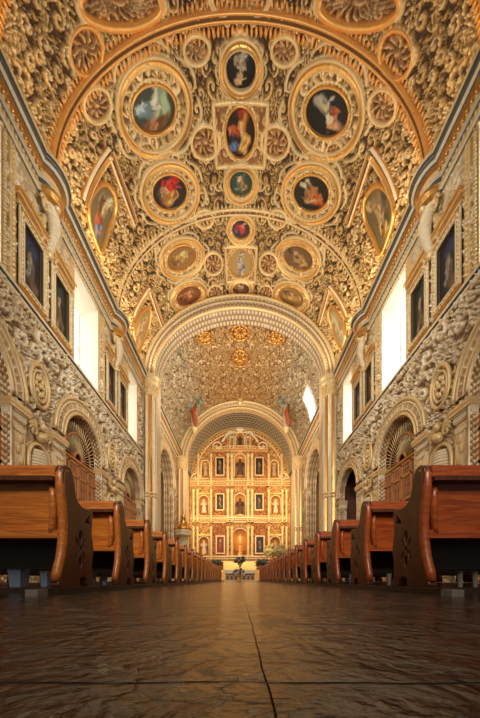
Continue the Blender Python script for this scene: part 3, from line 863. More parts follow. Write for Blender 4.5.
# ================================================================== CEILING MEDALLIONS
def hexc(r, g, b): return (r, g, b)
SCN = {  # background, blobs (x, y, rx, ry, colour) in -1..1, y to the top of the photo
 'sea': ((.05, .06, .05), [(-.2, .1, .5, .4, (.16, .30, .36)), (.35, .1, .4, .7, (.30, .42, .28)), (-.45, .25, .25, .16, (.35, .50, .62)), (.2, .3, .12, .5, (.55, .58, .45)), (0, -.6, .7, .3, (.16, .07, .03)), (-.3, -.45, .3, .2, (.35, .16, .07))]),
 'night': ((.006, .01, .012), [(-.3, .25, .32, .35, (.30, .30, .26)), (.2, -.05, .3, .22, (.55, .28, .12)), (.35, -.4, .3, .18, (.60, .30, .16)), (0, .1, .14, .4, (.50, .48, .42)), (.3, .15, .10, .1, (.5, .12, .05))]),
 'angel': ((.012, .012, .015), [(-.1, .45, .35, .25, (.50, .42, .30)), (.1, .1, .3, .22, (.30, .25, .18)), (-.1, -.35, .25, .25, (.45, .30, .15)), (.25, .6, .12, .12, (.5, .5, .55))]),
 'orange': ((.02, .010, .010), [(.15, .35, .3, .4, (.62, .22, .04)), (-.25, .1, .35, .16, (.50, .10, .03)), (-.35, -.45, .25, .22, (.10, .16, .38)), (.25, -.35, .35, .35, (.66, .34, .10)), (.05, .75, .3, .12, (.45, .03, .03)), (.1, .1, .12, .3, (.66, .45, .2))]),
 'red': ((.02, .015, .02), [(-.1, -.2, .5, .45, (.45, .20, .05)), (.15, .35, .5, .3, (.42, .02, .02)), (-.3, .25, .2, .2, (.55, .35, .2)), (.2, -.4, .3, .2, (.60, .32, .1))]),
 'redright': ((.012, .014, .014), [(0, .1, .4, .35, (.35, .15, .06)), (.3, -.2, .3, .25, (.50, .10, .03)), (-.25, .35, .18, .2, (.5, .33, .2)), (-.2, -.4, .25, .2, (.40, .22, .1))]),
 'green': ((.02, .06, .045), [(0, 0, .3, .5, (.28, .16, .08)), (0, .4, .15, .15, (.55, .4, .25)), (-.3, -.2, .2, .3, (.10, .16, .12)), (.3, -.4, .3, .2, (.30, .22, .12))]),
 'redsmall': ((.05, .02, .03), [(0, 0, .5, .45, (.45, .03, .03)), (.25, .3, .2, .2, (.5, .35, .25)), (-.4, -.3, .3, .3, (.04, .05, .10))]),
 'amber': ((.30, .16, .05), [(0, 0, .6, .35, (.45, .26, .08)), (-.4, 0, .2, .3, (.20, .09, .03)), (.3, .1, .25, .25, (.52, .34, .14))]),
 'brown': ((.16, .09, .04), [(0, 0, .5, .4, (.34, .20, .08)), (.3, -.2, .25, .25, (.42, .26, .10)), (-.3, .2, .25, .2, (.10, .05, .03))]),
 'virgin': ((.42, .28, .10), [(0, -.1, .3, .6, (.42, .36, .28)), (0, -.2, .18, .5, (.26, .28, .34)), (0, .5, .13, .13, (.5, .36, .22)), (0, -.75, .35, .12, (.30, .16, .06))]),
 'plum': ((.12, .06, .04), [(0, 0, .45, .5, (.30, .14, .08)), (0, .3, .2, .2, (.45, .3, .18))]),
 'rust': ((.22, .07, .03), [(0, 0, .6, .4, (.38, .13, .05)), (.3, .1, .25, .2, (.40, .22, .08)), (-.4, -.1, .2, .3, (.12, .04, .02))]),
 'ochre': ((.28, .16, .05), [(0, 0, .6, .35, (.40, .23, .08)), (-.35, .1, .2, .25, (.18, .09, .03))]),
 'tearleft': ((.16, .12, .06), [(0, .3, .5, .4, (.34, .27, .15)), (-.1, .1, .18, .5, (.20, .10, .05)), (.1, -.35, .25, .3, (.34, .07, .03)), (.25, -.55, .2, .2, (.12, .24, .38)), (.25, .45, .2, .25, (.42, .34, .2))]),
 'tearright': ((.14, .10, .05), [(-.1, .3, .45, .45, (.30, .21, .11)), (.15, 0, .2, .6, (.40, .28, .13)), (.1, -.5, .2, .4, (.30, .13, .04)), (-.4, -.1, .2, .4, (.07, .05, .03))]),
 'farleft': ((.30, .20, .09), [(0, .1, .5, .6, (.44, .30, .14)), (.1, -.3, .2, .4, (.24, .12, .05))]),
 'farright': ((.26, .20, .12), [(0, .1, .5, .6, (.42, .34, .2)), (-.2, -.3, .2, .4, (.18, .12, .07))]),
 'wall1': ((.012, .016, .03), [(-.1, .6, .6, .3, (.02, .04, .10)), (.0, -.1, .35, .5, (.10, .09, .08)), (.1, .15, .2, .15, (.30, .22, .14)), (-.2, -.5, .5, .3, (.12, .07, .04)), (.25, -.2, .12, .35, (.26, .25, .24))]),
 'wall2': ((.008, .016, .014), [(-.1, .5, .5, .3, (.02, .05, .05)), (.1, -.1, .3, .5, (.14, .10, .06)), (.1, .25, .13, .12, (.34, .26, .16)), (-.2, -.5, .4, .2, (.24, .14, .06))]),
 'wall3': ((.012, .010, .010), [(.1, .3, .5, .3, (.05, .03, .02)), (.0, -.2, .35, .5, (.18, .06, .03)), (.1, .3, .13, .12, (.36, .24, .14)), (-.2, -.55, .4, .2, (.05, .08, .10))]),
 'saint': ((.02, .012, .012), [(0, -.25, .38, .6, (.10, .06, .05)), (0, .38, .16, .13, (.42, .26, .15)), (.1, 0, .12, .4, (.30, .18, .10))]),
 'saintred': ((.22, .03, .015), [(0, -.25, .4, .6, (.34, .05, .02)), (0, .4, .16, .12, (.5, .28, .14)), (.1, -.1, .12, .4, (.40, .16, .05))]),
}
def scene_col(name, X, Y, seed=0):
    bg, blobs = SCN[name]; C = np.zeros(X.shape + (4,)); C[..., :3] = bg; C[..., 3] = 1
    wx = X + .07 * np.sin(7 * Y + seed) + .04 * np.sin(17 * X + 3 * Y); wy = Y + .07 * np.sin(6 * X + 2 + seed) + .04 * np.sin(15 * Y)
    for (cx, cy, rx, ry, c) in blobs:
        q = np.hypot((wx - cx) / rx, (wy - cy) / ry); w = 1 - sstep(.75, 1.15, q)
        fold = 1 + .28 * np.sin(6 * (wx * 1.2 - wy * .5 + cx) + 3 * q)
        C[..., :3] = C[..., :3] * (1 - w[..., None]) + np.clip(np.array(c) * fold[..., None], 0, 1) * w[..., None]
    rng = random.Random(len(name) * 31 + int(seed * 7) + len(blobs))
    for i in range(34):        # small figures, faces and drapery highlights
        b = blobs[rng.randrange(len(blobs))]; k = rng.choice((.25, .5, 1.5, 2.0)); tone = rng.uniform(-.04, .04)
        cx, cy = b[0] + rng.uniform(-1, 1) * b[2] * 1.2, b[1] + rng.uniform(-1, 1) * b[3] * 1.2
        a = rng.uniform(0, PI); dx, dy = wx - cx, wy - cy
        q = np.hypot((dx * math.cos(a) + dy * math.sin(a)) / rng.uniform(.10, .24), (dy * math.cos(a) - dx * math.sin(a)) / rng.uniform(.04, .10))
        w = (.75 * (1 - sstep(.6, 1.1, q)))[..., None]
        C[..., :3] = C[..., :3] * (1 - w) + np.clip(np.array(b[4]) * k + tone, 0, .7) * w
    return C
def uv_canvas(poly, name, mp, h, key, parent, loc, frame=None, nr=14, flipy=True):
    """painting bounded by a closed uv polygon (star shaped about its centre); frame gives local x,y of the picture"""
    P = np.array(poly); c = P.mean(0); n = len(P)
    rr = np.linspace(0, 1, nr)
    G = c[None, None] + (P[:, None, :] - c) * rr[None, :, None]
    G = np.concatenate([G, G[:1]], 0)
    if frame is None:
        lo, hi = P.min(0), P.max(0); cc = (lo + hi) / 2; X = (G[..., 0] - cc[0]) / ((hi - lo)[0] / 2); Y = (G[..., 1] - cc[1]) / ((hi - lo)[1] / 2)
        if flipy: Y = -Y
    else: X, Y = frame(G)
    C = scene_col(key, X, Y)
    V = mp(G[..., 0], G[..., 1], np.full(G.shape[:2], h))
    return grid_mesh(name, V, C, parent=parent, mat=CANVAS, local=loc)
def med_vault(x, y, rx, ry, ox, oy, tl, key):
    poly = px_ell(x, y, rx + 1.0, ry + 1.0, tl, 44); c = poly.mean(0)
    loc = tuple(vault_map(np.array(c[0]), np.array(c[1]), np.array(0.0)))
    e = empty('ceiling_medallion', loc, MEDLAB[key], 'medallion', None)
    uv_canvas(poly, 'painting', vault_map, .03, key, e, loc, nr=30)
    w = .13 if rx > 12 else .10
    moulding('painting_frame', poly, half_round(w * .8, .09), vault_map, GILT, e, True, local=loc, base=.04)
    m = MB(); pp = affine(poly); sc = 1 + .16 * (15 / max(rx, 9))* .6
    per = np.linalg.norm(np.diff(poly, axis=0), axis=1).sum(); nb = int(per / .14)
    ang = np.linspace(0, 2 * PI, 60, endpoint=False); q = pp[0] + (pp[1] @ np.stack([np.cos(ang), np.sin(ang)])).T * 1.13
    m.beads(vault_map(q[:, 0], q[:, 1], np.full(60, .07)), .05, .15, closed=True)
    m.build('frame_beading', GILTL, e, smooth=True, local=loc)
    if ox:
        po = px_ell(x, y + (-2 if rx > 20 else 0), ox, oy, tl, 60)
        prof = [(-.13, -.03), (-.13, .10), (-.07, .15), (-.02, .10), (.02, .10), (.07, .16), (.13, .11), (.13, -.03)]
        moulding('outer_ring', po, prof, vault_map, [RINGC, GILT], e, True, segm=[0, 0, 1, 1, 1, 0, 0], local=loc, base=.02)
    else:
        cu, cv = px_vault(x, y); big = rx > 12
        hw = abs(px_vault(x + (26 if big else 15), y)[0] - cu); va = px_vault(x, y - (31 if big else 17))[1]; vb = px_vault(x, y + (33 if big else 18))[1]
        sq = []
        C4 = [(cu - hw, va), (cu + hw, va), (cu + hw, vb), (cu - hw, vb)]
        for i in range(4):
            a, b = np.array(C4[i]), np.array(C4[(i + 1) % 4])
            for t in np.linspace(0, 1, 12, endpoint=False): sq.append(tuple(a + (b - a) * t))
        moulding('square_frame', sq, half_round(.16, .13), vault_map, GILTL, e, True, local=loc, base=.03)
for M_ in MED: med_vault(*M_)

# carved shell roundels get a raised cream ring: one thing each
RL = {0: 'small carved roundel in ceiling left of the dark oval with white robed figure', 1: 'small carved roundel in ceiling right of the dark oval with white robed figure',
      2: 'carved roundel left of the square framed ceiling painting', 3: 'carved roundel right of the square framed ceiling painting',
      4: 'carved shell oval under the left haunch of the thick orange rib', 5: 'carved shell oval under the right haunch of the thick orange rib',
      6: 'large shell oval in the dark ceiling above the orange rib, left', 7: 'large shell oval in the dark ceiling above the orange rib, right',
      8: 'tiny carved roundel above the middle rib, left of its crown', 9: 'tiny carved roundel above the middle rib, right of its crown',
      10: 'carved roundel left of the square framed standing figure painting', 11: 'carved roundel right of the square framed standing figure painting',
      12: 'big carved ring cut by the top edge of the picture, left', 13: 'big carved ring cut by the top edge of the picture, right'}
for i, (x, y, rx, ry) in enumerate(ROUND):
    if i not in RL: continue
    poly = px_ell(x, y, rx, ry, 0, 36); c = poly.mean(0)
    o = moulding('carved_roundel', poly, half_round(.13 if i != 12 and i != 13 else .2, .13), vault_map, ORANGE if i in (6, 7, 12, 13) else GILTL, None, True, base=.05)
    tag(o, RL[i], 'roundel')

for (x, y, rx, ry, lab) in ((240, 331, 9, 8, 'carved rosette high on the crossing vault at the centre line'), (240, 357, 7, 8, 'smaller carved rosette on the crossing vault above the angel figure'),
        (204, 336, 8, 6, 'carved rosette on the crossing vault, left of the centre line'), (277, 336, 8, 6, 'carved rosette on the crossing vault, right of the centre line')):
    poly = px_ell(x, y, rx, ry, 0, 30); c, A, Ai = affine(poly); loc = tuple(vault_map(np.array(c[0]), np.array(c[1]), np.array(0.0)))
    m = MB()
    for rr, rad in ((1, .09), (.62, .06)): m.beads([tuple(vault_map(np.array(q[0]), np.array(q[1]), np.array(.14))) for q in (c + (A @ np.array([math.cos(t) * rr, math.sin(t) * rr])) for t in np.linspace(0, 2 * PI, 40, endpoint=False))], rad * 1.3, .3, closed=True)
    for i in range(8):
        a = 2 * PI * i / 8; q0 = c + A @ np.array([math.cos(a) * .1, math.sin(a) * .1]); q1 = c + A @ np.array([math.cos(a) * .95, math.sin(a) * .95])
        m.tube([tuple(vault_map(np.array(q[0]), np.array(q[1]), np.array(.16))) for q in (q0, (q0 + q1) / 2, q1)], [.05, .12, .04], 6)
    tag(m.build('carved_roundel', GILT, smooth=True), lab, 'roundel')

# lunette canopies: V mouldings with their tear shaped paintings
def cat_rom(pts, n=8):
    P = [np.array(p, float) for p in pts]; k = len(P); out = []
    for i in range(k):
        p0, p1, p2, p3 = P[i - 1], P[i], P[(i + 1) % k], P[(i + 2) % k]
        for j in range(n):
            t = j / n
            out.append(.5 * ((2 * p1) + (-p0 + p2) * t + (2 * p0 - 5 * p1 + 4 * p2 - p3) * t * t + (-p0 + 3 * p1 - 3 * p2 + p3) * t ** 3))
    return out
TEAR = [
 (TEARP[0], [(80, 203), (107, 150), (133, 221)], 'tearleft', 'tear shaped ceiling painting with crowd and blue robe above the left cornice'),
 (TEARP[1], [(350, 222), (374, 150), (400, 203)], 'tearright', 'tear shaped ceiling painting with ochre figure above the right cornice'),
 (TEARP[2], [(131, 318), (148, 288), (161, 325)], 'farleft', 'far narrow tear shaped ceiling painting left of the coffered arch'),
 (TEARP[3], [(321, 322), (331, 286), (350, 318)], 'farright', 'far narrow tear shaped ceiling painting right of the coffered arch')]
for pts, vee, key, lab in TEAR:
    P = np.array([px_vault(*p) for p in cat_rom(pts, 6)]); c = P.mean(0)
    loc = tuple(vault_map(np.array(c[0]), np.array(c[1]), np.array(0.0)))
    e = empty('lunette_painting', loc, lab, 'painting')
    pc = np.array(pts).mean(0)
    left = c[0] < VLEN / 2
    def fr(G, c=c, P=P, left=left):
        hi = np.abs(P - c).max(0); y = (G[..., 0] - c[0]) / hi[0] * (1 if left else -1); x = (G[..., 1] - c[1]) / hi[1]
        return (x, y)
    uv_canvas(P, 'painting', vault_map, .12, key, e, loc, frame=fr, nr=22)
    moulding('painting_frame', P, half_round(.16 if key.startswith('tear') else .12, .12), vault_map, GILT, e, True, local=loc, base=.11)
    a, b, d_ = [px_vault(*p) for p in vee]
    seg = [tuple(np.array(a) + (np.array(b) - np.array(a)) * t) for t in np.linspace(0, 1, 14)]
    seg2 = [tuple(np.array(b) + (np.array(d_) - np.array(b)) * t) for t in np.linspace(0, 1, 14)]
    prof = [(-.16, -.02), (-.16, .16), (-.09, .22), (-.03, .12), (.04, .12), (.10, .22), (.16, .18), (.16, -.02)]
    for sg in (seg, seg2):
        moulding('gable_moulding', sg, prof, vault_map, [CREAM, BROWN, GILT], e, segm=[2, 0, 2, 1, 2, 0, 2], local=loc, base=.03)

# ================================================================== WALL PAINTINGS
def wall_painting(side, y0, y1, key, lab):
    W = wall_map(side); z0, z1 = 8.36, 11.05; cy = (y0 + y1) / 2
    loc = (side * (WX - .02), cy, z0)
    e = empty('wall_painting', loc, lab, 'painting')
    cz0, cz1 = 8.58, 10.35
    c0, c1 = y0 + .20, y1 - .20
    u = np.linspace(c0, c1, 30); v = np.linspace(cz0, cz1, 44); U, V = np.meshgrid(u, v, indexing='ij')
    X = (U - cy) / ((c1 - c0) / 2) * (1 if side < 0 else -1) * -1; Y = (V - (cz0 + cz1) / 2) / ((cz1 - cz0) / 2)
    grid_mesh('canvas', W(U, V, .06 + 0 * U), scene_col(key, X, Y, cy), parent=e, mat=CANVAS, local=loc, smooth=False)
    def bx(m, a, b, za, zb, ha, hb, mt=0):
        x0, x1 = sorted((side * (WX - ha), side * (WX - hb))); m.box(x0, x1, a, b, za, zb, mt)
    m = MB()
    bx(m, y0, c0, z0, cz1 + .2, 0, .14); bx(m, c1, y1, z0, cz1 + .2, 0, .14); bx(m, c0, c1, z0, cz0, 0, .14); bx(m, c0, c1, cz1, cz1 + .2, 0, .14)
    m.build('frame', GILT, e, local=loc)
    m = MB()
    for (a, b, za, zb) in ((c0 - .04, c0, cz0, cz1), (c1, c1 + .04, cz0, cz1), (c0 - .04, c1 + .04, cz0 - .04, cz0), (c0 - .04, c1 + .04, cz1, cz1 + .04), (y0, y0 + .04, z0, cz1 + .2), (y1 - .04, y1, z0, cz1 + .2)):
        bx(m, a, b, za, zb, .10, .18)
    m.build('frame_fillet', CREAM, e, local=loc)
    m = MB()
    for yy in (y0 + .10, y1 - .10):
        pass
    m.beads([tuple(W(p[0], p[1], .15)) for p in ((y0 + .1, z0 + .1), (y0 + .1, cz1 + .11), (y1 - .1, cz1 + .11), (y1 - .1, z0 + .1))], .06, .13, closed=True)
    m.build('frame_carving', GILTL, e, smooth=True, local=loc)
    m = MB()
    for k_, (za, zb, pr) in enumerate(((cz1 + .2, cz1 + .28, .20), (cz1 + .28, cz1 + .46, .15), (cz1 + .46, cz1 + .54, .22), (cz1 + .54, cz1 + .62, .28))):
        bx(m, y0 - pr * .25, y1 + pr * .25, za, zb, 0, pr, k_ % 2)
    m.build('frame_cornice', [GILTL, GILT], e, local=loc)
    m = MB(); zt = cz1 + .62      # crest of two scrolls and a finial
    for sg in (-1, 1):
        pts = [tuple(W(cy + sg * (.12 + .30 * t + .06 * math.sin(6 * t)), zt + .30 * math.sin(t * PI * .9) + .05, .12)) for t in np.linspace(0, 1, 12)]
        m.tube(pts, [.06 - .03 * i / 11 for i in range(12)], 6)
    m.ball(tuple(W(cy, zt + .22, .12)), (.08, .10, .20), 8, 6)
    m.build('frame_crest', GILTL, e, smooth=True, local=loc)
WL = [('wall1', 'nearest tall framed painting high on the left wall, dark blue sky'), ('wall2', 'second tall framed painting on left wall, just before the first window recess'),
      ('wall3', 'third tall framed painting on left wall, beyond the first window recess'), ('wall2', 'farthest tall framed painting on left wall, before the second window recess')]
WR = [('wall1', 'nearest tall framed painting high on the right wall, dark with bluish figure'), ('wall2', 'second tall framed painting on right wall, beside the bright window recess'),
      ('wall3', 'third tall framed painting on right wall, beyond the bright window recess'), ('wall1', 'farthest tall framed painting on right wall, nearest the fluted column')]
for i, (a, b) in enumerate(PAINT):
    wall_painting(-1, a, b, *WL[i]); wall_painting(1, a, b, *WR[i])
# slim strips of carved pilaster beside the painted pairs
for s in (-1, 1):
    W = wall_map(s)
    for yy in (7.62, 10.36, 12.72, 15.4):
        m = MB(); x0, x1 = sorted((s * (WX), s * (WX - .12))); m.box(x0, x1, yy - .09, yy + .09, 8.28, 12.0)
        for j in range(26):
            m.ball(tuple(W(yy, 8.4 + j * .14, .13)), (.04, .055, .06), 6, 4)
        tag(m.build('trim_strip', GILTL), kind='structure')

# ================================================================== RIB CORBELS (scroll brackets with bound drapery)
def corbel(side, y, lab):
    W = wall_map(side); loc = (side * (WX - .3), y, 10.9)
    e = empty('scroll_corbel', loc, lab, 'corbel')
    m = MB()       # tapering banded scroll
    n = 26; 
    for i in range(n):
        t = i / (n - 1); z = 12.0 - 1.35 * t; r = .26 * (1 - .55 * t) * (1 + .12 * (i % 2)); h = .18 + .16 * math.sin(PI * t)
        m.lathe(side * (WX - h), y, [(r * .9, z - .03), (r, z), (r * .9, z + .03)], 14, sx=.8)
    m.build('banded_scroll', CREAM, e, smooth=True, local=loc)
    m = MB()
    for sg in (-1, 1):
        sp = [(sg * (.34 + .16 * math.cos(a) * (1 - a / 12)), .16 * math.sin(a) * (1 - a / 12)) for a in np.linspace(0, 9, 26)]
        m.tube([tuple(W(y + p[0], 11.75 + p[1] * 1.4, .26)) for p in sp], .045, 6)
        sp = [(sg * (.22 + .13 * t), 11.5 - 1.0 * t) for t in np.linspace(0, 1, 10)]
        m.tube([tuple(W(y + p[0], p[1], .15 + .08 * math.sin(3 * i))) for i, p in enumerate(sp)], [.10 * (1 - .6 * i / 9) for i in range(10)], 6)
    m.ball(tuple(W(y, 12.05, .42)), (.12, .14, .16), 8, 6); m.ball(tuple(W(y, 10.55, .18)), (.12, .14, .16), 8, 6)
    m.build('volutes', GILTL, e, smooth=True, local=loc)
    m = MB(); m.lathe(side * (WX - .2), y, [(.2, 11.95), (.34, 12.02), (.30, 12.12), (.38, 12.2), (.38, 12.3)], 20); m.build('capital', GILT, e, local=loc)
corbel(-1, 9.0, 'scroll corbel under the left foot of the orange rib, between two framed paintings')
corbel(1, 9.0, 'scroll corbel under the right foot of the orange rib, between two framed paintings')
corbel(-1, 13.85, 'scroll corbel under the left foot of the middle rib, past the window')
corbel(1, 13.85, 'scroll corbel under the right foot of the middle rib, past the window')

# ================================================================== PIER NICHES AND ROUNDELS
def pier_niche(side, y, lab, lab2):
    W = wall_map(side); loc = (side * (WX - .1), y, 2.9)
    e = empty('shell_niche', loc, lab, 'niche')
    m = MB()
    for zz in np.linspace(3.0, 4.0, 11):
        r = .34 * math.sqrt(max(.05, 1 - ((zz - 3.1) / 1.15) ** 2))
        m.tube([tuple(W(y - r * math.cos(t), zz, .06 + .9 * r * math.sin(t))) for t in np.linspace(0, PI, 9)], .05, 6)
    m.build('ribbed_shell', CREAM, e, smooth=True, local=loc)
    m = MB()
    m.tube([tuple(W(y - .44, 2.8, .12))] + [tuple(W(y - .44 * math.cos(t), 3.75 + .5 * math.sin(t), .12)) for t in np.linspace(0, PI, 14)] + [tuple(W(y + .44, 2.8, .12))], .06, 6)
    m.build('arched_surround', GILTL, e, smooth=True, local=loc)
    m = MB()
    m.ball(tuple(W(y, 4.80, .24)), (.09, .10, .13), 10, 7); m.lathe(side * (WX - .2), y, [(.05, 4.62), (.13, 4.58), (.17, 4.45), (.08, 4.32)], 10)
    for sg in (-1, 1):
        sp = [(y + sg * (.30 + .15 * math.cos(a) * (1 - a / 12)), 4.55 + .15 * math.sin(a) * (1 - a / 12)) for a in np.linspace(0, 9, 24)]
        m.tube([tuple(W(p[0], p[1], .18)) for p in sp], .034, 6)
        for q in range(3):
            m.tube([tuple(W(y + sg * (.12 + .36 * t), 4.62 + .10 * q + .12 * math.sin(2.6 * t) - .1 * t * q, .16)) for t in np.linspace(0, 1, 7)], [.035, .05, .055, .05, .04, .03, .012], 6)
    m.build('winged_bust', GILTL, e, smooth=True, local=loc)
    o = MB(); cz = 6.05
    for rr, rad, f in ((.50, .06, 1), (.36, .04, 1)):
        o.tube([tuple(W(y + rr * .8 * math.cos(a), cz + rr * 1.25 * math.sin(a), .14)) for a in np.linspace(0, 2 * PI, 28, endpoint=False)], rad, 6, closed=True)
    for j in range(8):
        a = 2 * PI * j / 8; o.ball(tuple(W(y + .16 * math.cos(a), cz + .25 * math.sin(a), .14)), (.06, .08, .10), 6, 5)
    o.ball(tuple(W(y, cz, .16)), (.08, .08, .10), 8, 5)
    tag(o.build('oval_rosette', GILTL, smooth=True), lab2, 'rosette')
for s, nm in ((-1, 'left'), (1, 'right')):
    pier_niche(s, 8.62, 'ribbed shell niche with winged bust on the %s pier above nearest pew' % nm, 'big oval rosette in scrollwork on the nearest %s pier' % nm)
    pier_niche(s, 13.5, 'ribbed shell niche with winged bust on the %s pier between two arches' % nm, 'oval rosette on the farther %s pier between two arches' % nm)

# ================================================================== WOODEN SCREENS in the side arches
def screen(side, c, lab, fan=True):
    x = side * (WX + .12); loc = (x, c, 0)
    e = empty('wooden_screen', loc, lab, 'screen')
    P = lambda u, z, dx=0: (x + side * dx, c + u, z)
    m = MB()
    for z in (1.6, 3.05, 3.25, 4.15, 4.62, 4.78): m.box(x - .04, x + .04, c - RIN, c + RIN, z - .05, z + .05)
    for u in (-RIN + .05, -.65, 0, .65, RIN - .05): m.box(x - .04, x + .04, c + u - .05, c + u + .05, 0, 4.7)
    m.build('frame', SCREENW, e, local=loc)
    m = MB()
    for i in range(22):
        u = -RIN + .08 + i * (2 * RIN - .16) / 21
        m.lathe(x, c + u, [(.018, 4.2), (.03, 4.3), (.018, 4.42), (.03, 4.5), (.018, 4.58)], 6, cap=False)
        m.lathe(x, c + u, [(.018, 3.3), (.03, 3.6), (.018, 3.75), (.03, 3.9), (.018, 4.1)], 6, cap=False)
        m.lathe(x, c + u, [(.018, 1.65), (.03, 2.2), (.018, 2.5), (.018, 3.0)], 6, cap=False)
    o = m.build('balusters', SCREENW, e, smooth=True, local=loc); tag(o, kind='stuff')
    m = MB(); m.box(x - .02, x + .02, c - RIN, c + RIN, 0, 1.58); m.build('lower_panel', SCREENW, e, local=loc)
    m = MB()
    zc = 4.85
    for rr, rad in ((.25, .045), (.88, .04), (RIN + .1, .05)):
        m.tube([P(-rr * math.cos(t), zc + rr * math.sin(t) * (1.12 if rr > .5 else 1)) for t in np.linspace(0, PI, 30)], rad, 6)
    m.build('fan_arch', SCREENW, e, smooth=True, local=loc)
    m = MB()
    for i in range(1, 24):
        a = PI * i / 24
        m.tube([P(-.25 * math.cos(a), zc + .25 * math.sin(a)), P(-.9 * math.cos(a), zc + 1.0 * math.sin(a))], .014, 5)
    for i in range(1, 30):
        a = PI * i / 30; r0, r1 = .9, 1.36
        m.tube([P(-r0 * math.cos(a), zc + 1.1 * r0 * math.sin(a)), P(-r1 * math.cos(a) , zc + 1.15 * r1 * math.sin(a))], .02, 5)
    tag(m.build('fan_spokes', GILTL, e, smooth=True, local=loc), 'pale radiating spokes')
screen(-1, 6.22, 'wooden fan screen in the nearest arch, cut by the left picture edge')
screen(-1, 11.1, 'wooden fan screen in the large left arch above the first two pews')
screen(-1, 16.0, 'smaller looking wooden fan screen in the far left arch near the fluted column')
screen(1, 6.22, 'wooden fan screen in the nearest arch, cut by the right picture edge')
screen(1, 11.1, 'wooden fan screen in the large right arch above the first two pews')
# low railing in the open right arch
m = MB(); 
for i in range(18): m.lathe(6.6, 14.9 + i * .13, [(.03, .8), (.05, 1.3), (.03, 1.7), (.03, 2.2)], 6)
m.box(6.55, 6.65, 14.7, 17.3, 2.2, 2.3); m.box(6.55, 6.65, 14.7, 17.3, .7, .8)
tag(m.build('chapel_railing', SCREENW), 'wooden railing low in the open far right arch', 'railing')
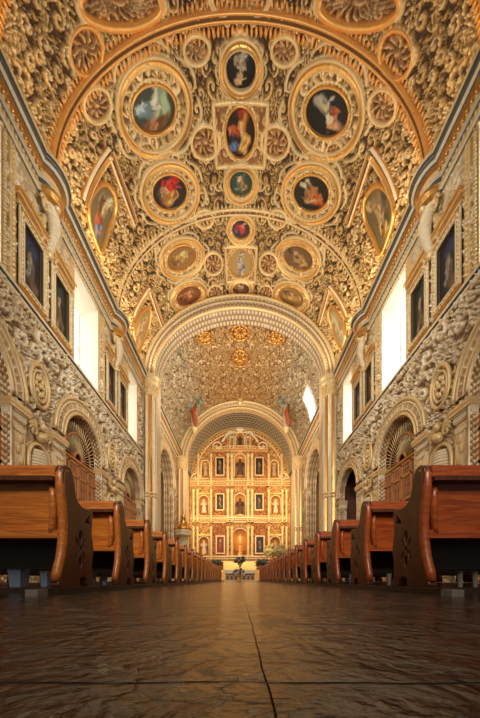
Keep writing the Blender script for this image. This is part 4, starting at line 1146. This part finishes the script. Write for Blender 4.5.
# ================================================================== ALTARPIECE
def build_retablo():
    S = FPX / RY
    X = lambda px: (px - VPX) / S
    Z = lambda py: (VPY - py) / S + CAMZ
    loc = (0, RY, 0)
    e = empty('altarpiece', loc, 'tall golden carved altarpiece filling the far end of the church', 'altarpiece')
    RETM = MATS['stucco_relief']
    niches = [(240, 440, 4.2, 6.5), (240, 466, 5.5, 11.5), (205.5, 469, 4, 8), (274, 469, 4, 8), (240, 505, 5.5, 11), (204, 505, 5, 9), (275.5, 505, 5, 9), (240, 546, 7.5, 17), (204, 546, 5, 9), (275, 546, 5, 9)]
    d = 0.05; xs = np.arange(-5.85, 5.86, d); zs = np.arange(1.2, 18.0, d)
    U, V = np.meshgrid(xs, zs, indexing='ij')
    H, T = scrolls(0, 0, len(xs), len(zs), d, 0.30, 5)
    C = tint(H, T, (0.30, .13, .035), (0.74, .42, .13), (0.92, .72, .40), metal=(.1, .35, .15))
    arch = np.where(V > 12.15, np.hypot(U, V - 12.15) > 5.85, False)
    niche = np.zeros_like(U, bool)
    for (px, py, hw, hh) in niches:
        cx, cz, w, h = X(px), Z(py), hw / S, hh / S
        niche |= (np.abs(U - cx) < w) & (V > cz - h) & (V < cz + h - w)
        niche |= np.hypot(U - cx, V - (cz + h - w)) < w
    # vertical fields: centre and diagonal bays have their own tone
    for xa, xb in ((212, 227), (253, 268)):
        m = (U > X(xa)) & (U < X(xb)); C[m, :3] *= np.array([.85, .62, .50])
    P = ret_map(U, V, .02 + .20 * H)
    grid_mesh('carved_panel', P, C, arch | niche, parent=e, local=loc)
    # cornices by storey, breaking forward at the middle
    def seg(name, y, hgt, spans, mt=0):
        m = MB()
        for (xa, xb, pr) in spans:
            if hgt > .5:
                nb = max(2, int((X(xb) - X(xa)) / .30))
                for q in range(nb):
                    xx = X(xa) + (q + .5) * (X(xb) - X(xa)) / nb
                    m.box(xx - .08, xx + .08, RY - pr * .95, RY, Z(y) + hgt * .45, Z(y) + hgt * .64, 0)
            for k_, (dz, dp, th_) in enumerate(((0, .62, .14), (.14, .40, .30), (.44, .66, .1), (.54, .5, .14), (.68, .85, .12), (.80, 1.0, .2))):
                m.box(X(xa), X(xb), RY - pr * dp, RY, Z(y) + hgt * dz, Z(y) + hgt * (dz + th_), (0, 1, 0, 1, 1, 0)[k_])
        m.build(name, [GILTL, DARKGILT], e, local=loc)
    seg('storey_cornice', 486.5, .55, [(190, 226, .35), (226, 254, .60), (254, 290, .35), (210, 214, .5), (266, 270, .5)])
    seg('storey_cornice', 523, .55, [(190, 226, .35), (226, 254, .62), (254, 290, .35), (195, 199, .5), (281, 285, .5)])
    seg('storey_cornice', 562, .7, [(190, 226, .4), (226, 254, .65), (254, 290, .4)])
    seg('storey_cornice', 452, .55, [(212, 226, .3), (226, 254, .52), (254, 268, .3)])
    seg('storey_cornice', 519, .35, [(190, 290, .22)]); seg('storey_cornice', 481.5, .3, [(190, 290, .22)])
    # columns
    def col(px, y0, y1, r):
        m = MB(); za, zb = Z(y0), Z(y1); h = zb - za
        prof = [(r * 1.4, za), (r * 1.4, za + .12), (r, za + .2)]
        for i in range(9):
            t = i / 8; prof.append((r * (1.0 + .22 * (i % 2)), za + .25 + t * (h - .75)))
        prof += [(r, zb - .45), (r * 1.5, zb - .2), (r * 1.6, zb)]
        m.lathe(X(px), RY - .34, prof, 12)
        m.build('carved_column', [GILTL], e, smooth=True, local=loc)
    for (ya, yb) in ((560, 527), (523, 490), (486, 455)):
        for px in (228, 232, 248, 252): col(px, ya, yb, .15)
        for px in ((194, 198, 211.5, 268.5, 282, 286) if ya > 500 else (198.5, 211.5, 268.5, 281.5)): col(px, ya, yb, .13)
    for px in (230, 234, 246, 250): col(px, 449, 437, .10)
    # niches
    for (px, py, hw, hh) in niches:
        cx, cz, w, h = X(px), Z(py), hw / S, hh / S
        n = 12; V_ = []; F = []
        a = np.linspace(0, PI, n)
        rows = [(cz - h, 1.0), (cz + h - w, 1.0)] + [(cz + h - w + w * math.sin(t), math.cos(t)) for t in np.linspace(.25, PI / 2, 5)]
        for (z, f) in rows:
            for t in a: V_.append((cx - w * f * math.cos(t), RY + .02 + .65 * w * f * math.sin(t), z))
        for j in range(len(rows) - 1):
            for i in range(n - 1): F.append((j * n + i, j * n + i + 1, (j + 1) * n + i + 1, (j + 1) * n + i))
        m = MB(); m.add(V_, F); m.build('niche', ORANGE if px == 240 else GILT, e, smooth=True, local=loc)
        m = MB(); yy = RY - .16
        m.tube([(cx - w * 1.05, yy, cz - h)] + [(cx - w * 1.05 * math.cos(t), yy, cz + h - w + w * 1.05 * math.sin(t)) for t in np.linspace(0, PI, 14)] + [(cx + w * 1.05, yy, cz - h)], .07, 6)
        m.build('niche_surround', CREAM, e, smooth=True, local=loc)
        if px not in (240,) and py > 490:      # broken pediment above side niches
            m = MB(); m.box(cx - w * 1.5, cx + w * 1.5, RY - .3, RY, cz + h + .12, cz + h + .3); m.build('pediment', GILT, e, local=loc)
    # outer arch band and crown
    for rr, rad, mt in ((5.72, .14, GILTL), (5.45, .06, GILT), (5.1, .09, GILTL)):
        m = MB(); m.tube([(-rr * math.cos(t), RY - .2, 12.15 + rr * math.sin(t)) for t in np.linspace(0.05, PI - .05, 70)], rad, 6); m.build('arch_moulding', mt, e, smooth=True, local=loc)
    m = MB()
    for i in range(44):
        t = PI * (i + .5) / 44
        m.ball((-5.28 * math.cos(t), RY - .2, 12.15 + 5.28 * math.sin(t)), (.10, .08, .10), 6, 4)
    m.build('arch_beading', GILTL, e, smooth=True, local=loc)
    def crest(pts, r):
        m = MB(); m.tube(pts, r, 6); m.build('crown_scroll', CREAM, e, smooth=True, local=loc)
    for sg in (-1, 1):
        sp = [(sg * (1.05 + .45 * math.cos(a) * (1 - a / 11)), .45 * math.sin(a) * (1 - a / 11)) for a in np.linspace(0, 8, 26)]
        crest([(p[0], RY - .3, 16.9 + p[1]) for p in sp], .10)
        crest([(sg * (.6 + 1.5 * t), RY - .25, 17.3 - 1.2 * t * t) for t in np.linspace(0, 1, 10)], .13)
        for px, py in ((218, 447), (262, 447), (197, 478), (283, 478)):
            if (px < 240) == (sg < 0):
                sp = [(X(px) + sg * .6 * math.cos(a) * (1 - a / 9), Z(py) + .55 * math.sin(a) * (1 - a / 9)) for a in np.linspace(0, 7, 24)]
                crest([(p[0], RY - .22, p[1]) for p in sp], .09)
    m = MB(); m.ball((0, RY - .3, 17.55), (.55, .2, .3), 12, 8); m.build('crown_boss', CREAM, e, smooth=True, local=loc)
    m = MB(); m.box(-5.85, 5.85, RY - .35, RY + .1, 0, 1.25); m.box(-1.9, 1.9, RY - .55, RY, 1.2, 2.2)
    m.build('plinth', [GILT], e, local=loc)
    return niches, X, Z, S
NICH, RX_, RZ_, RS = build_retablo()

def statue(x, y, z, h, mats, lab, parts=True, lean=0):
    """robed saint standing on a small base, modelled as one continuous figure"""
    e = empty('statue', (x, y, z), lab, 'statue', None)
    m = MB(); prof = [(.17, .06), (.18, .10), (.155, .3), (.125, .5), (.11, .6), (.135, .72), (.135, .78), (.07, .83), (.055, .85), (.075, .89), (.082, .93), (.07, .97), (.03, 1.0)]
    n = 12; V = []; F = []
    for (r, t) in prof:
        for i in range(n):
            a = 2 * PI * i / n; rr = r * (1 + (.08 * math.cos(3 * a) if t < .7 else 0))
            V.append((rr * h * math.cos(a), rr * h * .7 * math.sin(a), t * h))
    for j in range(len(prof) - 1):
        for i in range(n): F.append((j * n + i, j * n + (i + 1) % n, (j + 1) * n + (i + 1) % n, (j + 1) * n + i))
    F.append(tuple(range(n))[::-1]); F.append(tuple((len(prof) - 1) * n + i for i in range(n)))
    m.add(V, F)
    for sg in (-1, 1):
        m.tube([(sg * .15 * h, 0, .75 * h), (sg * .2 * h, -.05 * h, .6 * h), (sg * .08 * h, -.17 * h, .58 * h)], [.05 * h, .045 * h, .03 * h], 6)
    m.build('figure', mats, e, smooth=True)
    m = MB(); m.lathe(0, 0, [(.24 * h, 0), (.24 * h, .04 * h), (.20 * h, .07 * h)], 10); m.build('base', GILT, e)
    return e
ROBE_DK = simple('dark_robe', (.10, .06, .05), .6, 0, .3)
ROBE_WH = simple('pale_robe', (.75, .66, .5), .6, 0, .15)
ROBE_RD = simple('red_robe', (.42, .09, .04), .6, 0, .2)
ROBE_GR = simple('green_robe', (.22, .36, .30), .6, 0, .2)
SL = ['dark robed statue in the topmost central niche of the altarpiece', 'dark robed statue in the upper central niche of the altarpiece', 'brown statue in the upper left niche of the altarpiece', 'statue in the upper right niche of the altarpiece',
      'black and white robed statue in the middle central niche of the altarpiece', 'white robed statue in the middle left niche of the altarpiece', 'white robed statue in the middle right niche of the altarpiece',
      'golden red figure standing in the tabernacle niche above the altar', 'pale statue in the lower left niche of the altarpiece', 'statue in the lower right niche behind yellow flowers']
SM = [ROBE_DK, ROBE_DK, STATUE, STATUE, ROBE_DK, ROBE_WH, ROBE_WH, ORANGE, ROBE_WH, STATUE]
for (n_, lab, mt) in zip(NICH, SL, SM):
    px, py, hw, hh = n_
    h = hh / RS * 2 * (.82 if hh < 15 else .62)
    statue(RX_(px), RY - .02, RZ_(py + hh), h, mt, lab)
def ret_painting(px0, px1, py0, py1, key, lab):
    x0, x1, z0, z1 = RX_(px0), RX_(px1), RZ_(py1), RZ_(py0); loc = ((x0 + x1) / 2, RY - .22, z0)
    e = empty('altarpiece_painting', loc, lab, 'painting')
    u = np.linspace(x0, x1, 20); v = np.linspace(z0, z1, 34); U, V = np.meshgrid(u, v, indexing='ij')
    grid_mesh('canvas', ret_map(U, V, .24 + 0 * U), scene_col(key, (U - (x0 + x1) / 2) / ((x1 - x0) / 2), (V - (z0 + z1) / 2) / ((z1 - z0) / 2), px0), parent=e, mat=CANVAS, local=loc, smooth=False, flip=True)
    m = MB(); w = .12
    for (a, b, c, d_) in ((x0 - w, x0, z0 - w, z1 + w), (x1, x1 + w, z0 - w, z1 + w), (x0, x1, z0 - w, z0), (x0, x1, z1, z1 + w)):
        m.box(a, b, RY - .30, RY - .05, c, d_)
    m.build('frame', GILTL, e, local=loc)
ret_painting(216.6, 223.6, 459, 475.5, 'saint', 'dark painting in the upper storey of altarpiece, left of centre')
ret_painting(255.6, 262.4, 459, 475.5, 'saint', 'dark painting in the upper storey of altarpiece, right of centre')
ret_painting(216.8, 223.4, 495, 510, 'saint', 'dark painting in the middle storey of altarpiece, left of centre')
ret_painting(255.6, 262.4, 495, 510, 'saint', 'dark painting in the middle storey of altarpiece, right of centre')
ret_painting(217, 224, 537, 553, 'saintred', 'red painting in the lowest storey of the altarpiece, left of tabernacle')
ret_painting(256, 263.4, 537, 553, 'saint', 'black painting in the lowest storey of the altarpiece, right of tabernacle')

# ---- reliefs of saints on the crossing vault
def vault_saint(px, py, mt, lab):
    u, v = px_vault(px, py); x, v, z = (float(q) for q in vault_map(np.array(u), np.array(v), np.array(.75)))
    loc = (x, v, z - 1.4)
    e = empty('saint_relief', loc, lab, 'statue')
    m = MB(); prof = [(.28, -.2), (.36, .1), (.34, .9), (.24, 1.5), (.31, 1.85), (.28, 2.05), (.10, 2.15), (.15, 2.28), (.15, 2.42), (.05, 2.52)]
    m.lathe(x, v, [(r, loc[2] + z_) for r, z_ in prof], 12, sy=.6)
    for sg in (-1, 1): m.tube([(x + sg * .26, v, loc[2] + 1.95), (x + sg * .5, v - .1, loc[2] + 1.6), (x + sg * .5, v - .2, loc[2] + 2.2)], [.10, .09, .06], 6)
    m.build('figure', STATUE, e, smooth=True, local=loc)
    m = MB(); m.tube([(x + .18, v - .16, loc[2] + 1.9), (x - .05, v - .24, loc[2] + 1.2), (x + .12, v - .26, loc[2] + .3), (x + .2, v - .2, loc[2] - .1)], [.12, .2, .2, .12], 8)
    m.build('cloak', mt, e, smooth=True, local=loc)
    m = MB()
    for i in range(6):
        a = 2 * PI * i / 6; m.ball((x + .55 * math.cos(a), v - .05, loc[2] + 2.3 + .45 * math.sin(a)), (.30, .15, .22), 7, 5)
    m.build('cloud', ROBE_GR, e, smooth=True, local=loc)
    m = MB(); m.lathe(x, v + .1, [(.08, loc[2] - .6), (.25, loc[2] - .35), (.36, loc[2] - .15)], 10); m.build('bracket', GILTL, e, local=loc)
vault_saint(188.5, 406, ROBE_RD, 'red and green painted saint relief left above the chancel arch')
vault_saint(292.5, 406, ROBE_RD, 'red and green painted saint relief right above the chancel arch')
m = MB(); 
m.lathe(0, 28.2, [(.25, 18.6 - .0), (.5, 18.9), (.42, 19.6), (.3, 20.0)], 10, sy=.5)

# figure over the crown of the chancel arch
e = empty('angel_relief', (0, 28.3, 18.2), 'small robed angel figure at the crown above the chancel arch', 'statue')
m = MB(); m.lathe(0, 0, [(.10, -.5), (.38, -.2), (.30, .1)], 10, sy=.6); m.build('bracket', GILTL, e)
m = MB(); m.lathe(0, 0, [(.3, .05), (.34, .2), (.26, 1.0), (.3, 1.3), (.28, 1.45), (.1, 1.55), (.15, 1.7), (.13, 1.82), (.04, 1.9)], 12, sy=.6)
for sg in (-1, 1): m.tube([(sg * .2, 0, 1.4), (sg * .5, .05, 1.7), (sg * .75, .05, 1.3)], [.12, .10, .04], 6)
m.build('figure', GILTL, e, smooth=True)

# ================================================================== ALTAR GROUP
def bouquet(x, y, z, r, petals, leaves, lab, vase=True, n=60, seed=1, name='flower_bouquet'):
    e = empty(name, (x, y, 0), lab, 'flowers', None)
    rng = random.Random(seed); m = MB(); g = MB()
    for i in range(n):
        a = rng.uniform(0, 2 * PI); b = rng.uniform(-.5, 1) ; rr = r * rng.uniform(.6, 1.05)
        p = (rr * math.cos(a) * math.cos(b), rr * .7 * math.sin(a) * math.cos(b), z + rr * math.sin(b) * .8)
        (m if i % 5 < 3 else g).ball(p, r * rng.uniform(.10, .18), 6, 4)
    for i in range(14):
        a = 2 * PI * i / 14; g.tube([(0, 0, z - r * .5), (r * .6 * math.cos(a), r * .4 * math.sin(a), z), (r * 1.2 * math.cos(a), r * .8 * math.sin(a), z + r * (.5 * (i % 3) - .3))], [r * .03, r * .07, r * .01], 4)
    m.build('blossoms', petals, e, smooth=True); g.build('foliage', leaves, e, smooth=True)
    if vase:
        v = MB(); v.lathe(0, 0, [(.22 * r + .1, 0), (.1, .1), (.06, .3), (.06, max(.4, z - r * 1.0)), (.3 * r, z - r * .7), (.35 * r, z - r * .35)], 10); v.build('stand', GILT, e, smooth=True)
LEAF = simple('dark_foliage', (.035, .07, .03), .6, 0, .4)
BLUEFL = simple('blue_grey_blossom', (.20, .22, .26), .6, 0, .4)
YEL = simple('yellow_blossom', (.92, .74, .34), .6, 0, .25)
WHT = simple('white_blossom', (.78, .74, .62), .6, 0, .2)
# altar table
def altar():
    y = 27.2; e = empty('altar_table', (0, y, 0), 'white and gilt altar table at the end of the aisle', 'altar')
    m = MB(); m.box(-1.55, 1.55, -.5, .5, .9, 1.05); m.build('altar_top', WHITE, e)
    m = MB(); m.box(-1.6, 1.6, -.53, .53, .72, .9); m.build('altar_cloth', WHITE, e)
    m = MB(); m.box(-1.4, 1.4, -.4, .4, 0, .72, 0); m.build('altar_body', BROWN, e)
    m = MB()
    for i in range(7):
        x = -1.2 + i * .4
        m.tube([(x - .15, -.44, .08)] + [(x - .15 * math.cos(t), -.44, .42 + .13 * math.sin(t)) for t in np.linspace(0, PI, 7)] + [(x + .15, -.44, .08)], .03, 5)
    m.build('altar_arcade', CREAM, e, smooth=True)
altar()
m = MB(); m.box(-6.2, 6.2, 24.6, RY, 0, .12); tag(m.build('floor_chancel_step', CREAM), kind='structure')
def flowers_all():
    bouquet(-.0, 25.6, 1.85, .55, BLUEFL, LEAF, 'dark blue grey bouquet in front of the tabernacle, tallest central bouquet', seed=3)
    bouquet(-.1, 22.6, .70, .45, WHT, LEAF, 'white flowers with dark foliage low on the aisle before the altar', seed=4)
    bouquet(-2.15, 25.4, 1.55, .55, BLUEFL, LEAF, 'blue grey bouquet left of the altar table', seed=5)
    bouquet(1.95, 25.4, 1.60, .6, BLUEFL, LEAF, 'blue grey bouquet right of the altar table', seed=6)
    bouquet(3.25, 25.6, 2.65, 1.0, YEL, YEL, 'large yellow flower arrangement right of the altar behind pews', n=110, seed=7)
flowers_all()
def candle(x, y, h, lab):
    e = empty('candle_stand', (x, y, 0), lab, 'candle', 'white candle stands flanking the aisle end')
    m = MB(); m.lathe(0, 0, [(.12, 0), (.12, .04), (.03, .08), (.03, .5), (.07, .55)], 8); m.build('base', GILTL, e, smooth=True)
    m = MB(); m.lathe(0, 0, [(.05, .55), (.05, h)], 8); m.build('candle', WHITE, e)
for i, (x, h, l) in enumerate(((-2.35, 1.3, 'white candle stand left of the altar, farthest from the aisle'), (-2.0, 1.2, 'white candle stand left of the altar, middle one'), (-1.68, 1.05, 'white candle stand left of the altar, nearest the aisle'),
                   (2.35, 1.3, 'white candle stand right of the altar, farthest from the aisle'), (2.05, 1.2, 'white candle stand right of the altar, nearest the aisle'))):
    candle(x, 23.2, h, l)

# ---- pulpit with its canopy by the left chancel column
def pulpit():
    x, y = -5.35, 26.4; e = empty('pulpit', (x, y, 0), 'pulpit with stepped crown canopy beside the far left column', 'pulpit')
    m = MB(); m.lathe(0, 0, [(.3, 0), (.2, .6), (.25, 1.2), (.6, 1.5), (.62, 1.6), (.58, 1.7), (.58, 2.4), (.66, 2.5), (.66, 2.6)], 8); m.build('pulpit_body', GILTL, e)
    m = MB(); m.box(-.35, .35, .45, .6, 2.4, 4.3); m.build('back_board', CREAM, e)
    m = MB(); m.lathe(0, 0, [(.80, 4.25), (.86, 4.35), (.80, 4.45), (.88, 4.6), (.88, 4.7), (.60, 4.8)], 8); m.build('canopy_cornice', CREAM, e)
    m = MB(); m.lathe(0, 0, [(.66, 4.8), (.55, 5.1), (.34, 5.35), (.26, 5.5), (.34, 5.6), (.2, 5.75), (.12, 6.0), (.18, 6.15), (.05, 6.4), (.02, 6.7)], 8)
    for i in range(8):
        a = 2 * PI * i / 8; m.tube([(.72 * math.cos(a), .72 * math.sin(a), 4.75), (.62 * math.cos(a), .62 * math.sin(a), 5.2), (.3 * math.cos(a), .3 * math.sin(a), 5.6), (.12 * math.cos(a), .12 * math.sin(a), 6.1)], .045, 5)
        m.ball((.76 * math.cos(a), .76 * math.sin(a), 4.9), (.06, .06, .14), 6, 4)
    m.build('canopy_crown', GILT, e, smooth=True)
pulpit()

# ================================================================== PEWS
def curve_plate(name, outer, holes, thick, mat, parent, bevel=.008, x=0):
    """flat board in the (y, z) plane with cut-outs, extruded along x and bevelled"""
    cu = bpy.data.curves.new(name, 'CURVE'); cu.dimensions = '2D'; cu.fill_mode = 'BOTH'; cu.extrude = thick / 2 - bevel; cu.bevel_depth = bevel; cu.bevel_resolution = 2
    for poly in [outer] + holes:
        sp = cu.splines.new('POLY'); sp.points.add(len(poly) - 1); sp.use_cyclic_u = True
        for p, q in zip(sp.points, poly): p.co = (q[0], q[1], 0, 1)
    t = bpy.data.objects.new('tmp_curve', cu); COL.objects.link(t)
    dg = bpy.context.evaluated_depsgraph_get(); me = bpy.data.meshes.new_from_object(t.evaluated_get(dg))
    bpy.data.objects.remove(t); bpy.data.curves.remove(cu)
    # (a, b, c) -> x = c, y = a, z = b
    n = len(me.vertices); co = np.empty(n * 3, dtype=np.float32); me.vertices.foreach_get('co', co); co = co.reshape(-1, 3)
    co = np.stack([co[:, 2] + x, co[:, 0], co[:, 1]], 1); me.vertices.foreach_set('co', co.ravel()); me.update()
    me.materials.clear(); me.materials.append(mat)
    o = bpy.data.objects.new(name, me); COL.objects.link(o); o.parent = parent
    return o
def smooth_closed(pts, n=5): return [tuple(p) for p in cat_rom(pts, n)]
PEW_OUT = smooth_closed([(-.055, .052), (-.035, .12), (.015, .28), (.045, .45), (.045, .62), (.015, .80), (-.005, .93), (.02, .985), (.06, 1.0), (.11, .985), (.145, .93), (.165, .86),
   (.20, .78), (.27, .735), (.36, .725), (.45, .735), (.485, .70), (.475, .62), (.465, .52), (.49, .44), (.50, .36), (.475, .26), (.47, .15), (.50, .07), (.49, .052),
   (.40, .052), (.37, .11), (.31, .135), (.245, .11), (.22, .052), (.10, .052)], 4)
PEW_OUT = [(a * .88, max(b, .052)) for a, b in PEW_OUT]
def ell(cy, cz, ry, rz, n=14, rot=0):
    return [(cy + ry * math.cos(a) * math.cos(rot) - rz * math.sin(a) * math.sin(rot), cz + ry * math.cos(a) * math.sin(rot) + rz * math.sin(a) * math.cos(rot)) for a in np.linspace(0, 2 * PI, n, endpoint=False)]
HC = .235
HOLES = [ell(HC, .475, .030, .060), ell(HC, .255, .030, .060), ell(HC, .365, .020, .030), ell(HC - .052, .42, .019, .052, rot=.45), ell(HC + .052, .42, .019, .052, rot=-.45),
         ell(HC - .052, .31, .019, .052, rot=-.45), ell(HC + .052, .31, .019, .052, rot=.45),
         [(.375, .575), (.385, .60), (.385, .63), (.372, .645), (.388, .67), (.375, .70), (.352, .675), (.325, .645), (.30, .62), (.31, .59), (.34, .60)]]
def make_pew(side, length=3.75):
    back = PEWWOOD if side < 0 else PEWRED
    e = empty('church_pew', (0, 0, 0), 'x', 'pew', None)
    s = side
    for k_, xx in enumerate((.045, length - .045)):
        curve_plate('pew_end', PEW_OUT, HOLES if k_ == 0 else [], .066, PEWEND, e, .007, x=s * xx)
        # lit rounded rear edge rail of the end board
        m = MB(); pts = [(s * xx, a, b) for a, b in smooth_rear]
        m.tube(pts, .036, 8); m.build('end_edge_rail', back, e, smooth=True)
    def bx(m, x0, x1, y0, y1, z0, z1): a, b = sorted((s * x0, s * x1)); m.box(a, b, y0, y1, z0, z1)
    m = MB(); bx(m, .08, length - .08, .005, .075, .90, .985); m.tube([(s * .1, .035, .975), (s * (length - .1), .035, .975)], .03, 8); o = m.build('top_rail', back, e)
    m = MB(); bx(m, .08, length - .08, -.03, .06, .865, .90); m.build('book_ledge', PEWEND, e)
    m = MB(); V = [(s * .09, .05, .88), (s * (length - .09), .05, .88), (s * (length - .09), .10, .46), (s * .09, .10, .46), (s * .09, .08, .88), (s * (length - .09), .08, .88), (s * (length - .09), .13, .46), (s * .09, .13, .46)]
    m.add(V, [(0, 1, 2, 3), (7, 6, 5, 4), (0, 4, 5, 1), (1, 5, 6, 2), (2, 6, 7, 3), (3, 7, 4, 0)]); m.build('back_panel', back, e)
    m = MB(); m.tube([(s * .13, .045, .87), (s * .125, .05, .75), (s * .13, .06, .6), (s * .15, .075, .50), (s * .17, .085, .46)], [.022, .03, .03, .028, .02], 8); m.build('inner_stile', back, e, smooth=True)
    m = MB(); bx(m, .09, length - .09, .06, .15, .435, .50); m.build('lower_rail', back, e)
    m = MB(); bx(m, .09, length - .09, .15, .44, .445, .475); m.build('seat', PEWEND, e)
    m = MB(); bx(m, .09, length - .09, .38, .41, .20, .445); m.build('seat_shade_board', DARKWOOD, e)  # added dark board standing in for the shade under the seat
    return e
if 0: smooth_old = [(-.050, .06), (-.030, .14), (.018, .28), (.048, .42), (.052, .56), (.035, .70), (.012, .82), (.008, .92), (.03, .965), (.07, .97)]
smooth_rear = [(-.045, .088), (-.028, .16), (.016, .28), (.042, .42), (.046, .56), (.030, .70), (.012, .82), (.012, .92), (.03, .962), (.062, .968)]
def copy_tree(o):
    c = o.copy(); COL.objects.link(c)
    for ch in [x for x in bpy.data.objects if x.parent == o]:
        d = ch.copy(); d.parent = c; COL.objects.link(d)
    return c
ORD = ['nearest', 'second', 'third', 'fourth', 'fifth', 'sixth', 'seventh', 'eighth', 'ninth', 'tenth', 'eleventh', 'twelfth', 'thirteenth', 'fourteenth', 'fifteenth', 'sixteenth', 'seventeenth', 'eighteenth', 'farthest']
for side, nm, xe in ((-1, 'left', -1.355), (1, 'right', 1.41)):
    proto = make_pew(side)
    colr = 'orange brown' if side < 0 else 'reddish brown'
    kids = [x for x in bpy.data.objects if x.parent == proto]
    for k_ in range(19):
        if k_ == 0: o = proto
        else:
            o = proto.copy(); COL.objects.link(o)
            for ch in kids:
                d_ = ch.copy(); d_.parent = o; COL.objects.link(d_)
        o.location = (xe, 2.17 + 1.0 * k_, 0)
        o['label'] = '%s varnished pew with pierced scroll end, %s from the camera in the %s row' % (colr, ORD[k_], nm) if k_ not in (0, 18) else '%s varnished pew with pierced scroll end, %s one in the %s row' % (colr, ORD[k_], nm)
        o['group'] = 'pews in the %s row' % nm
    # dark floor rail the pew ends stand on, with a worn pale end block
    e = empty('pew_floor_rail', (xe - side * .055, 1.70, 0), 'long dark floor rail under the pew ends of the %s row' % nm, 'rail')
    m = MB(); m.box(-.085, .085, .07, 19.4, 0, .045); m.build('rail', DARKWOOD, e)
    m = MB(); m.box(-.085 if side > 0 else .01, -.01 if side > 0 else .085, -.02, .07, 0, .042); tag(m.build('end_block', simple('worn_block_' + nm, (.22, .19, .16), .6, 0, .3, 30, .3), e), 'pale worn end block')
    # far support plank
# dark timber floorboards under the seats
for side, nm, x0, x1 in ((-1, 'left', -5.2, -1.5), (1, 'right', 1.56, 5.25)):
    m = MB(); m.box(x0, x1, 2.25, 21.2, 0, .034); tag(m.build('pew_platform', DARKWOOD), 'low dark timber platform under the %s pews' % nm, 'platform')
# pale translucent containers standing under the pews
def cup(name, x, y, z, w0, w1, h, mt, lab, cat, sq=False, grp=None):
    e = empty(name, (x, y, z), lab, cat, grp); m = MB(); n = 4 if sq else 12
    k_ = 1.41 if sq else 1
    V = []; F = []; rows = [(w0 * k_, 0), (w1 * k_, h), (w1 * k_ * .93, h), (w0 * k_ * .9, .01)]
    for r, zz in rows:
        for i in range(n):
            a = 2 * PI * i / n + (PI / 4 if sq else 0); V.append((r * math.cos(a), r * math.sin(a), zz))
    for j in range(3):
        for i in range(n): F.append((j * n + i, j * n + (i + 1) % n, (j + 1) * n + (i + 1) % n, (j + 1) * n + i))
    F.append(tuple(range(n))[::-1]); F.append(tuple(3 * n + i for i in range(n)))
    m.add(V, F); m.build('body', mt, e)
    m = MB(); k2 = w1 * 1.02
    if sq: m.tube([(k2, k2, h), (-k2, k2, h), (-k2, -k2, h), (k2, -k2, h)], .006, 5, closed=True)
    else: m.tube([(k2 * math.cos(a), k2 * math.sin(a), h) for a in np.linspace(0, 2 * PI, 14, endpoint=False)], .005, 5, closed=True)
    m.build('rim', mt, e)
BLUEP = simple('pale_blue_plastic', (.15, .20, .30), .35, 0, .15, 20)
GREYP = simple('pale_grey_plastic', (.24, .23, .20), .4, 0, .15, 20)
def at(px, Y): return (px - VPX) / FPX * Y
for (px, Y, w, h, sq, mt, lab) in (
   (19, 2.62, .080, .165, True, BLUEP, 'pale blue plastic bin under the nearest left pew, at picture edge'),
   (46, 2.62, .045, .14, True, BLUEP, 'pale blue plastic bin partly hidden behind the nearest left pew end'),
   (92, 3.7, .052, .155, True, BLUEP, 'small blue plastic bin in the gap after the nearest left pew'),
   (105, 3.75, .035, .14, True, BLUEP, 'narrow blue plastic bin beside the edge of the second left pew'),
   (460, 2.62, .030, .14, False, GREYP, 'grey plastic cup under the nearest right pew, left of two'),
   (475, 2.62, .030, .14, False, GREYP, 'grey plastic cup under the nearest right pew, cut by picture edge'),
   (389, 3.5, .036, .14, False, GREYP, 'grey plastic cup in the gap after the nearest right pew'),
   (351, 4.55, .04, .15, False, BLUEP, 'pale blue plastic cup in the gap after the second right pew')):
    cup('plastic_bin' if sq else 'plastic_cup', at(px, Y), Y, .036, w * .62, w * .75, h, mt, lab, 'bin' if sq else 'cup', sq)
